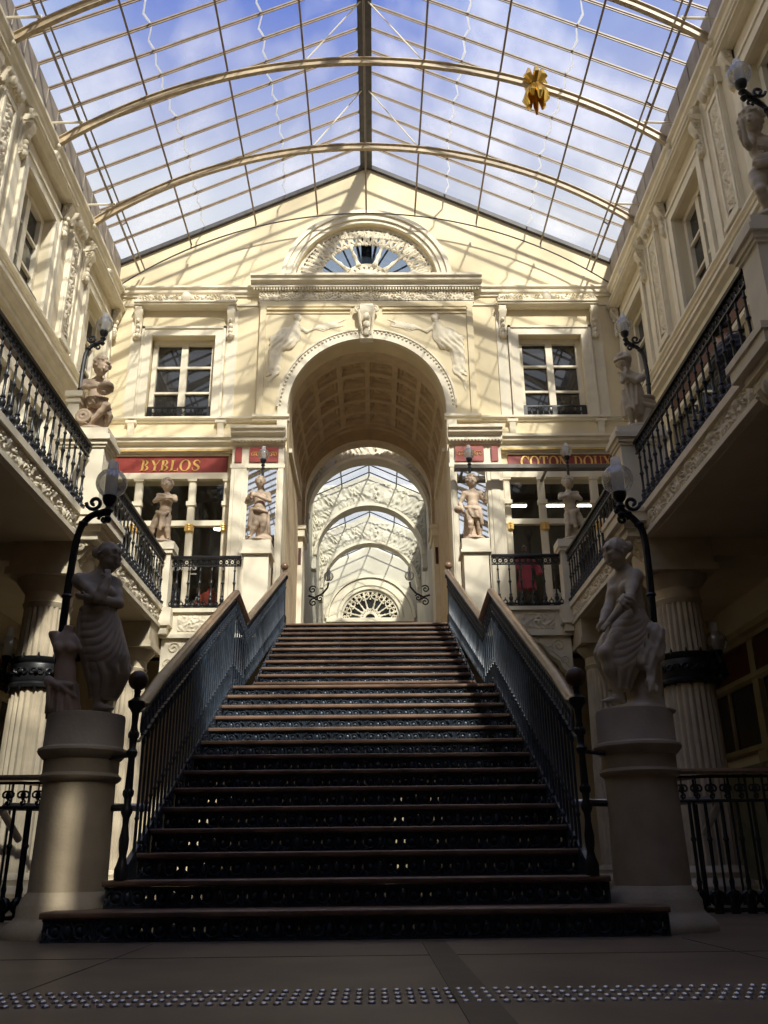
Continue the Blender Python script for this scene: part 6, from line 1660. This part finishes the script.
# ------------------------------------------------------------------ seated person on the right gallery
def sitter():
    base = (3.38, 7.05, 3.80)
    g = thing('person', base, 'person in a dark padded jacket sitting with back to the right gallery railing', 'person')
    J = dict(head=(-.02, 0, 1.18), look=(.9, .35, -.1), hh=.112, neck=(0, 0, 1.02), chest=(0, 0, .85), belly=(.02, 0, .66), pelvis=(.03, 0, .53),
             shL=(0, .19, .95), elL=(.08, .25, .70), wrL=(.28, .17, .62), handL=((.9, -.3, 0), (0, 0, -1), .18, .5, 1), shR=(0, -.19, .95), elR=(.08, -.25, .70), wrR=(.28, -.15, .62), handR=((.9, .3, 0), (0, 0, -1), .18, .5, -1),
             hipL=(.04, .09, .50), knL=(.46, .13, .50), anL=(.42, .13, .085), toeL=(1, 0, 0), hipR=(.04, -.09, .50), knR=(.46, -.13, .50), anR=(.42, -.13, .085), toeR=(1, 0, 0))
    V = Vol((-.3, -.4, -.02), (.75, .4, 1.35), .014); body(V, J, 1.62, .95, PI/2); V.build('body', 'skin', g, base)
    V = Vol((-.3, -.42, .40), (.45, .42, 1.05), .013)
    V.ell((.0, 0, .84), (.15, .225, .20), .06); V.ell((.02, 0, .62), (.16, .22, .17), .06)
    for s in (-1, 1): V.cap((0, s*.19, .94), (.08, s*.26, .70), .085, .075, .04); V.cap((.08, s*.26, .70), (.27, s*.17, .62), .072, .055, .03)
    V.bump(lambda X, Y, Z: .012*np.abs(np.sin(Z*PI/.055))+0*X+0*Y-.006); V.build('padded_jacket', 'jacket', g, base)
    V = Vol((-.2, -.35, .02), (.7, .35, .70), .014)
    V.ell((.04, 0, .50), (.17, .19, .12), .04)
    for s in (-1, 1): V.cap((.04, s*.09, .50), (.46, s*.13, .50), .10, .078, .03); V.cap((.46, s*.13, .50), (.42, s*.13, .12), .078, .06, .02)
    V.build('trousers', 'navy', g, base)
    V = Vol((-.25, -.2, .98), (.2, .2, 1.36), .011); hair(V, J['head'], J['look'], .116, 'curls'); V.build('hair', 'hairdark', g, base)
    V = Vol((.2, -.25, -.02), (.75, .25, .2), .012)
    for s in (-1, 1): V.cap((.42, s*.13, .05), (.60, s*.13, .04), .055, .05, .03); V.cap((.40, s*.13, .05), (.42, s*.13, .11), .055, .05, .03)
    V.build('shoes', 'jacket', g, base)
    c = thing('stool', (3.42, 7.05, 3.80), 'small dark stool under the seated person on the right gallery', 'stool')
    m = MB(); m.lathe([(.17, .38), (.18, .39), (.18, .41), (.16, .415)], 3.42, 7.05, 3.80, 20); m.build('seat', 'wood', c)
    for a in (.8, 2.4, 3.9, 5.5): m = MB(); m.tube([(3.42+.13*math.cos(a), 7.05+.13*math.sin(a), 4.18), (3.42+.17*math.cos(a), 7.05+.17*math.sin(a), 3.80)], .014, 6); m.build('leg', 'wood', c)
sitter()
SUNDIR = (-1, 2.66, -2.6); SUN = 6.7; SKY = .92; EXPO = .22
# ------------------------------------------------------------------ sky, sun, camera
w = bpy.data.worlds.new('World'); SC.world = w; w.use_nodes = True
nt = w.node_tree; nt.nodes.clear()
out = nt.nodes.new('ShaderNodeOutputWorld'); bg = nt.nodes.new('ShaderNodeBackground')
tc = nt.nodes.new('ShaderNodeTexCoord'); mp = nt.nodes.new('ShaderNodeMapping'); mp.inputs['Scale'].default_value = (1, 1, 1.3); mp.inputs['Location'].default_value = (3.1, .4, .2)
nz = nt.nodes.new('ShaderNodeTexNoise'); nz.inputs['Scale'].default_value = 2.1; nz.inputs['Detail'].default_value = 7; nz.inputs['Roughness'].default_value = .52
rp = nt.nodes.new('ShaderNodeValToRGB'); rp.color_ramp.elements[0].position = .50; rp.color_ramp.elements[0].color = (.075, .17, .62, 1)
rp.color_ramp.elements[1].position = .72; rp.color_ramp.elements[1].color = (.88, .89, .90, 1)
e = rp.color_ramp.elements.new(.60); e.color = (.24, .36, .74, 1)
nt.links.new(tc.outputs['Generated'], mp.inputs[0]); nt.links.new(mp.outputs[0], nz.inputs['Vector']); nt.links.new(nz.outputs['Fac'], rp.inputs['Fac'])
sx_ = nt.nodes.new('ShaderNodeSeparateXYZ'); nt.links.new(tc.outputs['Generated'], sx_.inputs[0])
hz = nt.nodes.new('ShaderNodeMapRange'); hz.inputs[1].default_value = .63; hz.inputs[2].default_value = .78; hz.inputs[3].default_value = .88; hz.inputs[4].default_value = .05
nt.links.new(sx_.outputs['Z'], hz.inputs[0])
mxc = nt.nodes.new('ShaderNodeMix'); mxc.data_type = 'RGBA'; mxc.inputs[7].default_value = (.80, .81, .82, 1)
nt.links.new(hz.outputs[0], mxc.inputs[0]); nt.links.new(rp.outputs['Color'], mxc.inputs[6]); nt.links.new(mxc.outputs[2], bg.inputs['Color']); bg.inputs['Strength'].default_value = SKY
nt.links.new(bg.outputs[0], out.inputs[0])
sun = bpy.data.lights.new('sun', 'SUN'); sun.energy = SUN; sun.angle = math.radians(.6); sun.color = (1, .93, .80)
s2 = bpy.data.lights.new('sun_through_haze', 'SUN'); s2.energy = SUN*.58; s2.angle = math.radians(4.5); s2.color = (1, .94, .82)
sun.energy = SUN*.42
o2 = bpy.data.objects.new('sun_through_haze', s2); COL.objects.link(o2); o2.rotation_euler = Vector(SUNDIR).to_track_quat('-Z', 'Y').to_euler(); o2.location = (4.5, -6, 20)
so = bpy.data.objects.new('sun', sun); COL.objects.link(so)
so.rotation_euler = Vector(SUNDIR).to_track_quat('-Z', 'Y').to_euler(); so.location = (4, -6, 20)

f_px, pit, roll, yaw = 887.7, .3753, -.0106, .0135
cp, sp, cy, sy, cr, sr = math.cos(pit), math.sin(pit), math.cos(yaw), math.sin(yaw), math.cos(roll), math.sin(roll)
Rv_ = Vector((cy, -sy, 0)); Fv = Vector((sy*cp, cy*cp, sp)); Uv = Vector((-sy*sp, -cy*sp, cp))
R2 = Rv_*cr+Uv*sr; U2 = -Rv_*sr+Uv*cr
cam = bpy.data.cameras.new('camera'); co = bpy.data.objects.new('camera', cam); COL.objects.link(co)
mw = Matrix.Identity(4)
for i in range(3): mw[i][0] = R2[i]; mw[i][1] = U2[i]; mw[i][2] = -Fv[i]
mw[0][3], mw[1][3], mw[2][3] = .1015, 0, .3849
co.matrix_world = mw
cam.sensor_fit = 'VERTICAL'; cam.sensor_height = 24; cam.lens = f_px/1024*24; cam.clip_start = .05; cam.clip_end = 200
SC.camera = co
vs = SC.view_settings
vs.view_transform = 'Standard'; vs.look = 'None'; vs.gamma = 1; vs.exposure = EXPO; vs.use_curve_mapping = False
